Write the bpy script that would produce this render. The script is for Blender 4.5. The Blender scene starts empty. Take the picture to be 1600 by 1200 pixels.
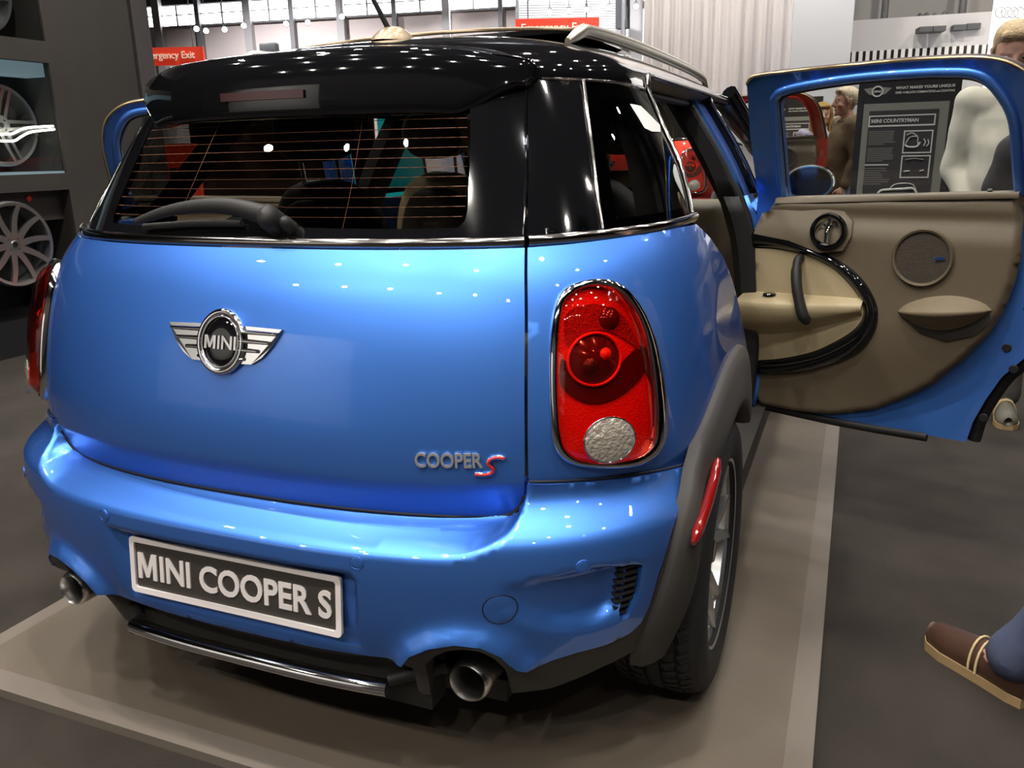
import bpy, bmesh, math, random
import numpy as np
from mathutils import Vector, Matrix
from mathutils.geometry import delaunay_2d_cdt
random.seed(7)
SC = bpy.context.scene
COL = SC.collection
TMP = bpy.data.scenes.new('workbench')          # scratch scene for evaluating text and fused shapes, removed at the end
def evaluated_mesh(o):
    TMP.collection.objects.link(o); 
    with bpy.context.temp_override(scene=TMP, view_layer=TMP.view_layers[0]): dg = bpy.context.evaluated_depsgraph_get()
    return bpy.data.meshes.new_from_object(o.evaluated_get(dg), preserve_all_data_layers=False, depsgraph=dg)
# ------------------------------------------------------------------ camera
CAM = np.array([1.1041, -1.1484, 1.2628]); YAW, PIT, ROL, FPX = .3918, .2732, -.0225, 1294.6
def cam_axes():
    cy, sy = math.cos(YAW), math.sin(YAW)
    f = np.array([-sy*math.cos(PIT), cy*math.cos(PIT), -math.sin(PIT)])
    r = np.array([cy, sy, 0.]); u = np.cross(r, f)
    c, s = math.cos(ROL), math.sin(ROL)
    return c*r+s*u, -s*r+c*u, f
CR, CU, CF = cam_axes()
cd = bpy.data.cameras.new('camera'); camo = bpy.data.objects.new('camera', cd); COL.objects.link(camo)
cd.sensor_fit = 'HORIZONTAL'; cd.sensor_width = 36; cd.lens = FPX*36/1600; cd.clip_start = .05; cd.clip_end = 200
camo.matrix_world = Matrix([[CR[0], CU[0], -CF[0], CAM[0]], [CR[1], CU[1], -CF[1], CAM[1]], [CR[2], CU[2], -CF[2], CAM[2]], [0, 0, 0, 1]])
SC.camera = camo
def at(u, v, d):
    """point of the hall seen at a picture position, d metres into the hall"""
    return CAM + d*(CF+CR*(u-800)/FPX-CU*(v-600)/FPX)
# ------------------------------------------------------------------ view, world
SC.view_settings.view_transform = 'Standard'; SC.view_settings.look = 'None'
SC.view_settings.exposure = 0.14; SC.view_settings.gamma = 1.0; SC.view_settings.use_curve_mapping = False
SC.cycles.adaptive_threshold = .03; SC.cycles.max_bounces = 5; SC.cycles.diffuse_bounces = 2; SC.cycles.glossy_bounces = 3; SC.cycles.transparent_max_bounces = 10; SC.cycles.caustics_reflective = False; SC.cycles.caustics_refractive = False
W = bpy.data.worlds.new('hall_air'); SC.world = W; W.use_nodes = True
W.node_tree.nodes['Background'].inputs[0].default_value = (.80, .86, 1.0, 1)
W.node_tree.nodes['Background'].inputs[1].default_value = .16
# ------------------------------------------------------------------ lights (booth spots overhead, then added unseen fill spots)
def spot(x, y, z, tx, ty, power, col=(1, .93, .84), size=.09, cone=80, tz=.6):
    l = bpy.data.lights.new('spot_lamp', 'SPOT'); l.energy = power; l.color = col
    l.shadow_soft_size = size; l.spot_size = math.radians(cone); l.spot_blend = .6
    o = bpy.data.objects.new('spot_lamp', l); COL.objects.link(o); o.location = (x, y, z)
    d = Vector((tx-x, ty-y, tz-z)); o.rotation_euler = d.to_track_quat('-Z', 'Y').to_euler()
    return o
LROWS = [(-3.6, 4.3, 115), (-1.8, 4.9, 125), (-.3, 5.1, 185), (1.1, 5.1, 110), (2.6, 5.0, 70), (4.3, 5.0, 100), (6.2, 5.1, 120)]
rl = random.Random(11)
for j, (ly, lz, lp_) in enumerate(LROWS):
    for i in range(6):
        lx = -3.6+1.45*i+.35*(j % 2)+rl.uniform(-.12, .12); yy = ly+rl.uniform(-.15, .15)
        lp = lp_*((.5, .8, 1, 1, .55, .28)[i] if j < 5 else 1)
        if j == 0: spot(lx*.8, yy, lz, lx*.2+.1, .1, lp*rl.uniform(.8, 1.2), size=.05, cone=33, tz=.60)
        else: spot(lx, yy, lz+rl.uniform(-.1, .1), lx*.55, yy*.8+.3, lp*rl.uniform(.75, 1.2), col=(1, .94, .86) if (i+j) % 3 else (1, .97, .95), size=.05, cone=95)
for a in [(1.6, 7.9, 5.2, 1.2, 8.2, 300), (-1.2, 8.4, 5.2, -1, 9, 260), (4.2, 7.0, 5.2, 3, 8, 260), (-2.6, 3.2, 4.4, -4.3, 2.9, 110), (-2.4, 1.6, 4.4, -4.3, 2.2, 80)]: spot(*a)
for i in range(4):                     # unseen spots added to brighten the curtain and the grey booth wall
    spot(-2.2+2.2*i, 9.2, 5.6, -1.6+2.0*i, 12.2, 300, size=.12, cone=100, tz=2.2)
for i in range(5): spot(-12+6*i, -8.5, 8.5, -12+6*i, -12.5, 320, size=.2, cone=130, tz=1.5)      # unseen fill lamps added behind the camera, for ambient light and reflections
spot(-6.0, -4.8, 4.6, -6.5, -7.8, 480, size=.1, cone=100, tz=1.3); spot(-3.6, -5.2, 4.6, -4.2, -8.0, 420, size=.1, cone=100, tz=1.3)  # two more added spots, lighting the white reflector wall
for i in range(5):                     # unseen overhead lamps added to brighten the far hall
    for j in range(3): spot(-20+7.*i, 17+7.5*j, 9.2, -20.5+7.*i, 19+8*j, 5000, col=(.97, .98, 1), size=.25, cone=130, tz=0)
# ------------------------------------------------------------------ materials
MATS = {}
def new_mat(name):
    m = bpy.data.materials.new(name); m.use_nodes = True; return m
def mat(name, col=(.5, .5, .5), rough=.5, metal=0., coat=0., coat_r=.03, spec=.5, noise=0, nscale=40, bump=0, bscale=200, emit=None, es=1., aniso=0, col2=None, trans=0.):
    if name in MATS: return MATS[name]
    m = new_mat(name); nt = m.node_tree; b = nt.nodes['Principled BSDF']
    b.inputs['Base Color'].default_value = (*col, 1); b.inputs['Roughness'].default_value = rough
    b.inputs['Metallic'].default_value = metal; b.inputs['Coat Weight'].default_value = coat
    b.inputs['Coat Roughness'].default_value = coat_r; b.inputs['Specular IOR Level'].default_value = spec
    b.inputs['Transmission Weight'].default_value = trans
    if emit: b.inputs['Emission Color'].default_value = (*emit, 1); b.inputs['Emission Strength'].default_value = es
    if noise or bump:
        tc = nt.nodes.new('ShaderNodeTexCoord')
    if noise:
        n = nt.nodes.new('ShaderNodeTexNoise'); n.inputs['Scale'].default_value = nscale; n.inputs['Detail'].default_value = 6
        nt.links.new(tc.outputs['Object'], n.inputs['Vector'])
        r = nt.nodes.new('ShaderNodeMix'); r.data_type = 'RGBA'
        c2 = col2 or tuple(max(0, c*(1-noise)) for c in col); c1 = col if col2 else tuple(min(1, c*(1+noise)) for c in col)
        r.inputs[6].default_value = (*c1, 1); r.inputs[7].default_value = (*c2, 1)
        cr = nt.nodes.new('ShaderNodeValToRGB'); cr.color_ramp.elements[0].position = .3; cr.color_ramp.elements[1].position = .7
        nt.links.new(n.outputs['Fac'], cr.inputs['Fac']); nt.links.new(cr.outputs['Color'], r.inputs[0])
        nt.links.new(r.outputs[2], b.inputs['Base Color'])
    if bump:
        n = nt.nodes.new('ShaderNodeTexNoise'); n.inputs['Scale'].default_value = bscale; n.inputs['Detail'].default_value = 3
        nt.links.new(tc.outputs['Object'], n.inputs['Vector'])
        bp = nt.nodes.new('ShaderNodeBump'); bp.inputs['Strength'].default_value = bump; bp.inputs['Distance'].default_value = .01
        nt.links.new(n.outputs['Fac'], bp.inputs['Height']); nt.links.new(bp.outputs['Normal'], b.inputs['Normal'])
    MATS[name] = m; return m
def glass(name, tint=(.8, .85, .85), refl=1.0, rough=0.0, ior=1.45):
    if name in MATS: return MATS[name]
    m = new_mat(name); nt = m.node_tree; nt.nodes.remove(nt.nodes['Principled BSDF']); out = nt.nodes['Material Output']
    t = nt.nodes.new('ShaderNodeBsdfTransparent'); t.inputs[0].default_value = (*tint, 1)
    g = nt.nodes.new('ShaderNodeBsdfGlossy'); g.inputs['Roughness'].default_value = rough; g.inputs[0].default_value = (refl, refl, refl, 1)
    f = nt.nodes.new('ShaderNodeFresnel')
    ge = nt.nodes.new('ShaderNodeNewGeometry'); mx = nt.nodes.new('ShaderNodeMix'); mx.data_type = 'FLOAT'   # thin pane: same reflectance from both sides
    mx.inputs[2].default_value = ior; mx.inputs[3].default_value = 1/ior; nt.links.new(ge.outputs['Backfacing'], mx.inputs[0]); nt.links.new(mx.outputs[0], f.inputs[0])
    x = nt.nodes.new('ShaderNodeMixShader'); nt.links.new(f.outputs[0], x.inputs[0]); nt.links.new(t.outputs[0], x.inputs[1]); nt.links.new(g.outputs[0], x.inputs[2])
    nt.links.new(x.outputs[0], out.inputs[0]); MATS[name] = m; return m
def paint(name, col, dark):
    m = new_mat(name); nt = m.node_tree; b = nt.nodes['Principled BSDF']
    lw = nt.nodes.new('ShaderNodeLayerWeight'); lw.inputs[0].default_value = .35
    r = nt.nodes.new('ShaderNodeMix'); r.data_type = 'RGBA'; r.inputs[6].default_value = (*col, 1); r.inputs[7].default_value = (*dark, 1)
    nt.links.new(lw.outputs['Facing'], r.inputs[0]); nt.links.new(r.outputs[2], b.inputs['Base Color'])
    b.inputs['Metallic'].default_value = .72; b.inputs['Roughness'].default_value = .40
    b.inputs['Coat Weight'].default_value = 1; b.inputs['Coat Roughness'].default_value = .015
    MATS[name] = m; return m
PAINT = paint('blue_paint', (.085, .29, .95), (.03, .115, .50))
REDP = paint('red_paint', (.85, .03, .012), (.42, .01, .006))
BLKG = mat('black_gloss', (.005, .005, .006), .05, coat=.6, coat_r=.01)
BLKP = mat('black_plastic', (.018, .017, .016), .55, bump=.15, bscale=900)
GRYP = mat('grey_cladding', (.062, .057, .052), .62, bump=.25, bscale=1200)
RUB = mat('rubber', (.016, .016, .016), .75)
SEAL = mat('door_seal', (.010, .010, .011), .6)
CHR = mat('chrome', (.82, .82, .83), .06, 1.0)
DCHR = mat('smoked_chrome', (.48, .45, .43), .12, 1.0)
ALLOY = mat('alloy', (.62, .62, .61), .28, .85, coat=.4)
DGLASS = glass('tinted_rear_glass', (.42, .40, .37))
QGLASS = glass('tinted_side_glass', (.30, .30, .30))
CGLASS = glass('clear_glass', (.93, .96, .95))
WSGL = glass('windscreen_glass', (.80, .86, .84))
BEIGE = mat('beige_trim', (.20, .155, .095), .55, bump=.2, bscale=700)
TAUPE = mat('taupe_trim', (.135, .105, .066), .55, bump=.2, bscale=700)
DTRIM = mat('dark_trim', (.03, .027, .023), .7, bump=.2, bscale=700)
LEATH = mat('dark_leather', (.035, .03, .027), .5, bump=.2, bscale=500)
CREAM = mat('cream_leather', (.44, .36, .215), .5, bump=.15, bscale=500)
# ------------------------------------------------------------------ mesh helpers
def tag(o, label=None, cat=None, group=None, kind=None):
    for k, v in (('label', label), ('category', cat), ('group', group), ('kind', kind)):
        if v: o[k] = v
    return o
def empty(name, loc=(0, 0, 0), parent=None):
    o = bpy.data.objects.new(name, None); COL.objects.link(o); o.location = loc
    if parent: o.parent = parent
    return o
def mesh(name, V, F, m=None, parent=None, smooth=True, loc=None):
    me = bpy.data.meshes.new(name); me.from_pydata([tuple(map(float, v)) for v in V], [], [tuple(map(int, f)) for f in F])
    if smooth: me.polygons.foreach_set('use_smooth', [True]*len(me.polygons))
    o = bpy.data.objects.new(name, me); COL.objects.link(o)
    if m: me.materials.append(m)
    if parent: o.parent = parent
    if loc is not None: o.location = loc
    return o
def sharp(o, ang=35):
    try: o.data.set_sharp_from_angle(angle=math.radians(ang))
    except Exception: pass
    return o
def from_bm(name, bm, m=None, parent=None, smooth=False, loc=None):
    me = bpy.data.meshes.new(name); bm.normal_update(); bm.to_mesh(me); bm.free()
    if smooth: me.polygons.foreach_set('use_smooth', [True]*len(me.polygons))
    o = bpy.data.objects.new(name, me); COL.objects.link(o)
    if m: me.materials.append(m)
    if parent: o.parent = parent
    if loc is not None: o.location = loc
    return o
class MB:
    """collects verts / faces of one mesh"""
    def __init__(s): s.V = []; s.F = []
    def add(s, V, F):
        n = len(s.V); s.V += [tuple(v) for v in V]; s.F += [tuple(i+n for i in f) for f in F]; return s
    def box(s, a, b, M=None):
        (x0, y0, z0), (x1, y1, z1) = a, b
        V = [(x0, y0, z0), (x1, y0, z0), (x1, y1, z0), (x0, y1, z0), (x0, y0, z1), (x1, y0, z1), (x1, y1, z1), (x0, y1, z1)]
        if M is not None: V = [tuple(M @ Vector(v)) for v in V]
        return s.add(V, [(0, 3, 2, 1), (4, 5, 6, 7), (0, 1, 5, 4), (1, 2, 6, 5), (2, 3, 7, 6), (3, 0, 4, 7)])
    def build(s, name, m=None, parent=None, smooth=False, loc=None): return mesh(name, s.V, s.F, m, parent, smooth, loc)
def bev_box(name, a, b, r, m, parent=None, seg=3, M=None, smooth=True):
    bm = bmesh.new(); bmesh.ops.create_cube(bm, size=1)
    for v in bm.verts:
        v.co = Vector([(a[i]+b[i])/2+v.co[i]*(b[i]-a[i]) for i in range(3)])
    bmesh.ops.bevel(bm, geom=bm.edges[:], offset=r, segments=seg, profile=.5, affect='EDGES')
    if M is not None: bm.transform(M)
    o = from_bm(name, bm, m, parent, smooth); return sharp(o, 50) if smooth else o
def smooth_path(P, n=8, closed=False):
    P = [np.array(p, float) for p in P]; out = []; N = len(P)
    rng = range(N if closed else N-1)
    for i in rng:
        p0 = P[(i-1) % N] if (closed or i > 0) else 2*P[0]-P[1]
        p1 = P[i]; p2 = P[(i+1) % N]
        p3 = P[(i+2) % N] if (closed or i+2 < N) else 2*P[-1]-P[-2]
        for k in range(n):
            t = k/n; out.append(.5*((2*p1)+(-p0+p2)*t+(2*p0-5*p1+4*p2-p3)*t*t+(-p0+3*p1-3*p2+p3)*t**3))
    if not closed: out.append(P[-1])
    return out
def tube_vf(P, r, seg=10, closed=False, flat=1., up=None):
    P = [Vector(map(float, p)) for p in P]; n = len(P); V = []; F = []
    R = r if hasattr(r, '__len__') else [r]*n
    prev = None
    for i in range(n):
        t = (P[(i+1) % n]-P[i-1]) if (closed or 0 < i < n-1) else (P[1]-P[0] if i == 0 else P[-1]-P[-2])
        t = t.normalized() if t.length > 1e-9 else Vector((0, 0, 1))
        if prev is None:
            a = Vector(up) if up is not None else (Vector((0, 0, 1)) if abs(t.z) < .9 else Vector((1, 0, 0)))
        else: a = prev
        a = (a-t*a.dot(t)); a = a.normalized() if a.length > 1e-6 else t.orthogonal().normalized()
        prev = a; b = t.cross(a)
        for k in range(seg):
            th = 2*math.pi*k/seg; V.append(P[i]+(a*math.cos(th)+b*math.sin(th)*flat)*R[i])
    for i in range(n if closed else n-1):
        j = (i+1) % n
        for k in range(seg):
            l = (k+1) % seg; F.append((i*seg+k, i*seg+l, j*seg+l, j*seg+k))
    if not closed:
        F.append(tuple(range(seg-1, -1, -1))); F.append(tuple(range((n-1)*seg, n*seg)))
    return V, F
def tube(name, P, r, m, parent=None, seg=10, closed=False, flat=1., up=None):
    V, F = tube_vf(P, r, seg, closed, flat, up); return sharp(mesh(name, V, F, m, parent), 60)
def lathe_vf(prof, seg=48, M=None, arc=2*math.pi):
    """prof: (radius, axial); axis = local z"""
    V = []; F = []; n = len(prof); full = abs(arc-2*math.pi) < 1e-6
    for i in range(seg if full else seg+1):
        t = arc*i/seg
        for r, h in prof: V.append(Vector((r*math.cos(t), r*math.sin(t), h)))
    for i in range(seg):
        j = (i+1) % seg if full else i+1
        for k in range(n-1): F.append((i*n+k, j*n+k, j*n+k+1, i*n+k+1))
    if M is not None: V = [M @ v for v in V]
    return V, F
def lathe(name, prof, m, parent=None, seg=48, M=None, ang=40):
    V, F = lathe_vf(prof, seg, M); o = mesh(name, V, F, m, parent)
    bm = bmesh.new(); bm.from_mesh(o.data); bmesh.ops.remove_doubles(bm, verts=bm.verts, dist=1e-5); bmesh.ops.recalc_face_normals(bm, faces=bm.faces); bm.to_mesh(o.data); bm.free()
    return sharp(o, ang)
def axis_M(origin, axis):
    q = Vector(axis).normalized().to_track_quat('Z', 'Y'); return Matrix.Translation(Vector(origin)) @ q.to_matrix().to_4x4()
def inpoly(px, py, poly):
    poly = np.asarray(poly, float); x1, y1 = poly[:, 0], poly[:, 1]; x2, y2 = np.roll(x1, -1), np.roll(y1, -1)
    px = np.asarray(px)[:, None]; py = np.asarray(py)[:, None]
    c = ((y1 > py) != (y2 > py)) & (px < (x2-x1)*(py-y1)/np.where(y2 == y1, 1e-12, y2-y1)+x1)
    return c.sum(1) % 2 == 1
def resample(poly, step, closed=True):
    out = []; P = [np.array(p, float) for p in poly]; n = len(P)
    for i in range(n if closed else n-1):
        a, b = P[i], P[(i+1) % n]; k = max(1, int(math.ceil(np.linalg.norm(b-a)/step)))
        for j in range(k): out.append(a+(b-a)*j/k)
    if not closed: out.append(P[-1])
    return np.array(out)
def pdist(pts, poly, closed=False):
    """distance of points to a polyline"""
    P = np.asarray(poly, float); A = P; B = np.roll(P, -1, 0)
    if not closed: A, B = A[:-1], B[:-1]
    d = np.full(len(pts), 1e9)
    for a, b in zip(A, B):
        ab = b-a; t = np.clip(((pts-a)@ab)/max(ab@ab, 1e-12), 0, 1); d = np.minimum(d, np.linalg.norm(pts-(a+t[:, None]*ab), axis=1))
    return d
def region(outer, holes=(), step=.02, lines=()):
    """triangulated 2-D region: (verts, tris, boundary loops)"""
    loops = [resample(outer, step)]+[resample(h, step) for h in holes]
    lo = loops[0].min(0); hi = loops[0].max(0)
    gx = np.arange(lo[0]+step/2, hi[0], step); gy = np.arange(lo[1]+step/2, hi[1], step)
    G = np.array([(x, y) for y in gy for x in gx]) if len(gx) and len(gy) else np.zeros((0, 2))
    if len(G):
        ok = inpoly(G[:, 0], G[:, 1], loops[0])
        for h in loops[1:]: ok &= ~inpoly(G[:, 0], G[:, 1], h)
        G = G[ok]
        for l in loops:
            if len(G): G = G[pdist(G, l, True) > step*.45]
    pts = []; edges = []
    for l in loops:
        b = len(pts); pts += [Vector(map(float, p)) for p in l]; edges += [(b+i, b+(i+1) % len(l)) for i in range(len(l))]
    for l in lines:
        l = resample(l, step, False)
        if len(G): G = G[pdist(G, l) > step*.45]
        b = len(pts); pts += [Vector(map(float, p)) for p in l]; edges += [(b+i, b+i+1) for i in range(len(l)-1)]
    pts += [Vector(map(float, p)) for p in G]
    r = delaunay_2d_cdt(pts, edges, [], 0, 1e-6)
    V = np.array([tuple(v) for v in r[0]]); T = np.array([f for f in r[2]])
    c = V[T].mean(1); ok = inpoly(c[:, 0], c[:, 1], loops[0])
    for h in loops[1:]: ok &= ~inpoly(c[:, 0], c[:, 1], h)
    T = T[ok]
    # orient counter-clockwise
    a, b, cc = V[T[:, 0]], V[T[:, 1]], V[T[:, 2]]
    s = (b[:, 0]-a[:, 0])*(cc[:, 1]-a[:, 1])-(b[:, 1]-a[:, 1])*(cc[:, 0]-a[:, 0])
    T[s < 0] = T[s < 0][:, ::-1]
    return V, T
def borders(T):
    cnt = {}
    for t in T:
        for i in range(3):
            a, b = int(t[i]), int(t[(i+1) % 3]); cnt[(a, b)] = 1
    return [(a, b) for (a, b) in cnt if (b, a) not in cnt]
def panel(name, fn, outer, m, parent=None, holes=(), step=.02, thick=.012, lines=(), flip=False):
    """sheet over a curved surface. fn(u, v, inset) -> points; inset pushes the edge flange inwards"""
    V, T = region(outer, holes, step, lines)
    P = fn(V[:, 0], V[:, 1], 0.); F = [tuple(t) for t in T]; PV = list(P)
    if thick:
        B = borders(T); ids = sorted({i for e in B for i in e}); n0 = len(PV)
        PV += [P[i] for i in ids]; PV += list(fn(V[ids, 0], V[ids, 1], thick)); k = {i: j for j, i in enumerate(ids)}; L = len(ids)
        F += [(n0+k[b], n0+k[a], n0+L+k[a], n0+L+k[b]) for a, b in B]
    if flip: F = [f[::-1] for f in F]
    return mesh(name, PV, F, m, parent)
def text_vf(body, size, extrude=0., bold=0., ax='CENTER', ay='CENTER', xs=1., shear=0.):
    cu = bpy.data.curves.new('t', 'FONT'); cu.body = body; cu.size = size; cu.extrude = extrude; cu.offset = bold
    cu.align_x = ax; cu.align_y = ay; cu.resolution_u = 4; cu.shear = shear
    o = bpy.data.objects.new('t', cu); me = evaluated_mesh(o)
    V = [(v.co.x*xs, v.co.y, v.co.z) for v in me.vertices]; F = [tuple(p.vertices) for p in me.polygons]
    bpy.data.objects.remove(o); bpy.data.curves.remove(cu); bpy.data.meshes.remove(me)
    return V, F
LETTER_M = [(0, 0), (0, 1), (.27, 1), (.5, .40), (.73, 1), (1, 1), (1, 0), (.79, 0), (.79, .62), (.59, .08), (.41, .08), (.21, .62), (.21, 0)]
def fit_text(body, w, h, extrude, bold=0., shear=0.):
    """lettering scaled into a w x h box; a leading M is drawn as its own outline"""
    lead = body[0] == 'M'; txt = body[1:] if lead else body
    V, F = text_vf(txt, 1, 1., bold, ax='LEFT', shear=shear); A = np.array(V); lo, hi = A.min(0), A.max(0)
    V = [(v[0]-lo[0], v[1]-lo[1], v[2]) for v in V]; F = list(F); H = hi[1]-lo[1]; x0 = 0.
    if lead:
        mw = H*1.0; g = H*.17; pv, pf = prism_vf([(x*mw-g-mw, y*H) for x, y in reversed(LETTER_M)], -1, 1); n = len(V); V += pv; F += [tuple(i+n for i in f) for f in pf]; x0 = -g-mw
    sx = w/(hi[0]-lo[0]-x0); sy = h/H; cx = (x0+hi[0]-lo[0])/2
    return [((v[0]-cx)*sx, (v[1]-H/2)*sy, (v[2]+1)/2*extrude) for v in V], F
def rrect(w, h, r, n=6, cx=0, cy=0):
    out = []
    for k, (sx, sy) in enumerate(((1, 1), (-1, 1), (-1, -1), (1, -1))):
        for i in range(n+1):
            t = math.pi/2*(k+i/n); out.append((cx+sx*(w/2-r)+r*math.cos(t), cy+sy*(h/2-r)+r*math.sin(t)))
    return out
def prism_vf(poly, h0, h1):
    """extruded polygon, z from h0 to h1"""
    n = len(poly); V = [(p[0], p[1], h0) for p in poly]+[(p[0], p[1], h1) for p in poly]
    F = [tuple(range(n-1, -1, -1)), tuple(range(n, 2*n))]+[(i, (i+1) % n, n+(i+1) % n, n+i) for i in range(n)]
    return V, F
# ================================================================== hall
CARP = mat('carpet', (.033, .026, .020), .95, noise=.30, nscale=3.0, bump=.5, bscale=420)
fl = MB(); fl.box((-30, -14, -.13), (30, 46, -.03)); o = fl.build('floor', CARP); tag(o, kind='structure')
# display platform with bevelled rim
PLT = mat('platform_top', (.140, .114, .086), .62, noise=.12, nscale=2.2, bump=.06, bscale=300)
PRM = mat('platform_rim', (.18, .152, .125), .6)
root = empty('display_platform', (0, 0, -.03)); tag(root, 'low grey-beige display platform with sloping rim under the blue car', 'platform')
x0, x1, y0, y1 = -1.02, 1.115, .020, 4.6
m_ = .058; zd = .0275
V = [(x0+m_, y0+m_, zd), (x1-m_, y0+m_, zd), (x1-m_, y1-m_, zd), (x0+m_, y1-m_, zd), (x0+m_, y0+m_, 0), (x1-m_, y0+m_, 0), (x1-m_, y1-m_, 0), (x0+m_, y1-m_, 0)]
mesh('platform_deck', V, [(0, 1, 2, 3), (0, 4, 5, 1), (1, 5, 6, 2), (2, 6, 7, 3), (3, 7, 4, 0)], PLT, root, False)
c = [(x0, y0), (x1, y0), (x1, y1), (x0, y1)]; i_ = [(x0+m_, y0+m_), (x1-m_, y0+m_), (x1-m_, y1-m_), (x0+m_, y1-m_)]
for k in range(4):
    l = (k+1) % 4
    V = [(*c[k], .0), (*c[l], .0), (*c[l], .024), (*c[k], .024), (*i_[l], .0275), (*i_[k], .0275), (*i_[l], 0), (*i_[k], 0)]
    mesh('platform_rim', V, [(0, 1, 2, 3), (3, 2, 4, 5), (5, 4, 6, 7), (0, 7, 6, 1), (0, 3, 5, 7), (1, 6, 4, 2)], PRM, root, False)
# ================================================================== car body surfaces (metres; rear bumper at y = 0, platform top z = 0)
class Spl:
    def __init__(s, pts):
        s.x = np.array([p[0] for p in pts], float); s.y = np.array([p[1] for p in pts], float)
        n = len(s.x); h = np.diff(s.x); A = np.eye(n); b = np.zeros(n)
        for i in range(1, n-1):
            A[i, i-1] = h[i-1]; A[i, i] = 2*(h[i-1]+h[i]); A[i, i+1] = h[i]
            b[i] = 6*((s.y[i+1]-s.y[i])/h[i]-(s.y[i]-s.y[i-1])/h[i-1])
        s.m = np.linalg.solve(A, b)
    def __call__(s, v):
        v = np.asarray(v, float); vc = np.clip(v, s.x[0], s.x[-1])
        i = np.clip(np.searchsorted(s.x, vc)-1, 0, len(s.x)-2)
        h = s.x[i+1]-s.x[i]; a = (s.x[i+1]-vc)/h; b = (vc-s.x[i])/h
        y = a*s.y[i]+b*s.y[i+1]+((a**3-a)*s.m[i]+(b**3-b)*s.m[i+1])*h*h/6
        e0 = (s.y[1]-s.y[0])/(s.x[1]-s.x[0]); e1 = (s.y[-1]-s.y[-2])/(s.x[-1]-s.x[-2])
        return y+np.where(v < s.x[0], (v-s.x[0])*e0, 0)+np.where(v > s.x[-1], (v-s.x[-1])*e1, 0)
class Plan:
    def __init__(s, n, D):
        t = np.linspace(0, np.pi/2, 6001); s.D = D
        s.X = np.sin(t)**(2/n); s.Y = 1-np.cos(t)**(2/n)
        s.s = np.concatenate([[0], np.cumsum(np.hypot(np.diff(s.X)*.86, np.diff(s.Y)*D))]); s.L = s.s[-1]
    def __call__(s, q):
        a = np.abs(q); return np.interp(a, s.s, s.X)*np.sign(q), s.D*np.interp(a, s.s, s.Y), np.maximum(a-s.L, 0)
PLB = Plan(2.62, .64); PLP = Plan(2.9, .62)
WB = Spl([(.25, .835), (.40, .855), (.55, .866), (.70, .866), (.85, .855), (1.0, .828), (1.06, .808), (1.11, .785)])
YB0 = Spl([(.62, .055), (.68, .050), (.75, .050), (.85, .064), (.925, .081), (1.0, .105), (1.06, .134), (1.11, .174)])
ZCR = .684
def YB(z):
    z = np.asarray(z, float); return YB0(np.maximum(z, ZCR))+np.maximum(ZCR-z, 0)*.36
WG = Spl([(1.09, .784), (1.2, .734), (1.3, .676), (1.39, .618), (1.44, .585)])
YG = Spl([(1.09, .172), (1.2, .236), (1.3, .292), (1.39, .346), (1.44, .376)])
DG = Spl([(1.09, 1.), (1.2, .94), (1.3, .87), (1.39, .80), (1.44, .76)])
WP = Spl([(.20, .83), (.30, .85), (.40, .872), (.50, .886), (.58, .888), (.66, .880), (.72, .874)])
YP = Spl([(.20, .075), (.28, .045), (.34, .022), (.40, .008), (.48, .0), (.56, .0), (.60, .006), (.65, .02), (.70, .04), (.72, .05)])
one = lambda z: 1.
def mk(Wf, Yf, plan, DS=one):
    def S(q, z, off=0.):
        q = np.asarray(q, float); z = np.asarray(z, float); X, Yp, e = plan(q)
        P = np.stack([Wf(z)*X, Yf(z)+Yp*DS(z)+e, z+0*q], -1)
        if np.any(off):
            h = 1e-3; dq = S(q+h, z)-S(q-h, z); dz = S(q, z+h)-S(q, z-h)
            n = np.cross(dq, dz); n /= np.linalg.norm(n, axis=-1, keepdims=True)+1e-12
            P = P+n*(np.zeros(q.shape)+off)[..., None]
        return P
    return S
SB = mk(WB, YB, PLB); SG = mk(WG, YG, PLB, DG); SP = mk(WP, YP, PLP)
def side_x(Wf, Yf, plan, DS, y, z):
    y = np.asarray(y, float); z = np.asarray(z, float); d = np.clip((y-Yf(z))/(plan.D*DS(z)), 0, 1)
    return Wf(z)*np.interp(d, plan.Y, plan.X)
xB = lambda y, z: side_x(WB, YB, PLB, one, y, z)
xG = lambda y, z: side_x(WG, YG, PLB, DG, y, z)
xP = lambda y, z: side_x(WP, YP, PLP, one, y, z)
def fS(S, s=1, off=0.):
    def f(u, v, inset):
        P = S(u, v, off-inset); P = P.copy(); P[..., 0] *= s; return P
    return f
def flank(s=1, off=0., green=False):
    """side of the car by (y, z)"""
    xf = xG if green else xB
    def f(u, v, inset):
        return np.stack([s*(xf(u, v)+off-inset), u, v], -1)
    return f
def both(o, s): return o
CARN = 'car'
CAR = empty('car'); tag(CAR, 'bright blue compact hatchback with black roof and open rear doors on the display platform', 'car')
# ------------------------------------------------------------------ tailgate
seamB = [(.613, 1.094), (.607, .974), (.603, .865), (.601, .751), (.598, .690), (.590, .650), (.571, .625), (.543, .612), (.496, .610), (.40, .612), (.25, .613), (0, .613)]
seamB = [tuple(p) for p in smooth_path(seamB, 4)]
def mirror_loop(half):
    """half: right-hand points from top to the centre line -> closed loop"""
    return list(half)+[(-q, z) for q, z in reversed(half[:-1])]
tg = panel('tailgate', fS(SB), mirror_loop(seamB), PAINT, CAR, step=.02, thick=.03, lines=[[(-.592, ZCR-.003), (.592, ZCR-.003)], [(-.592, ZCR+.003), (.592, ZCR+.003)]])
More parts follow.
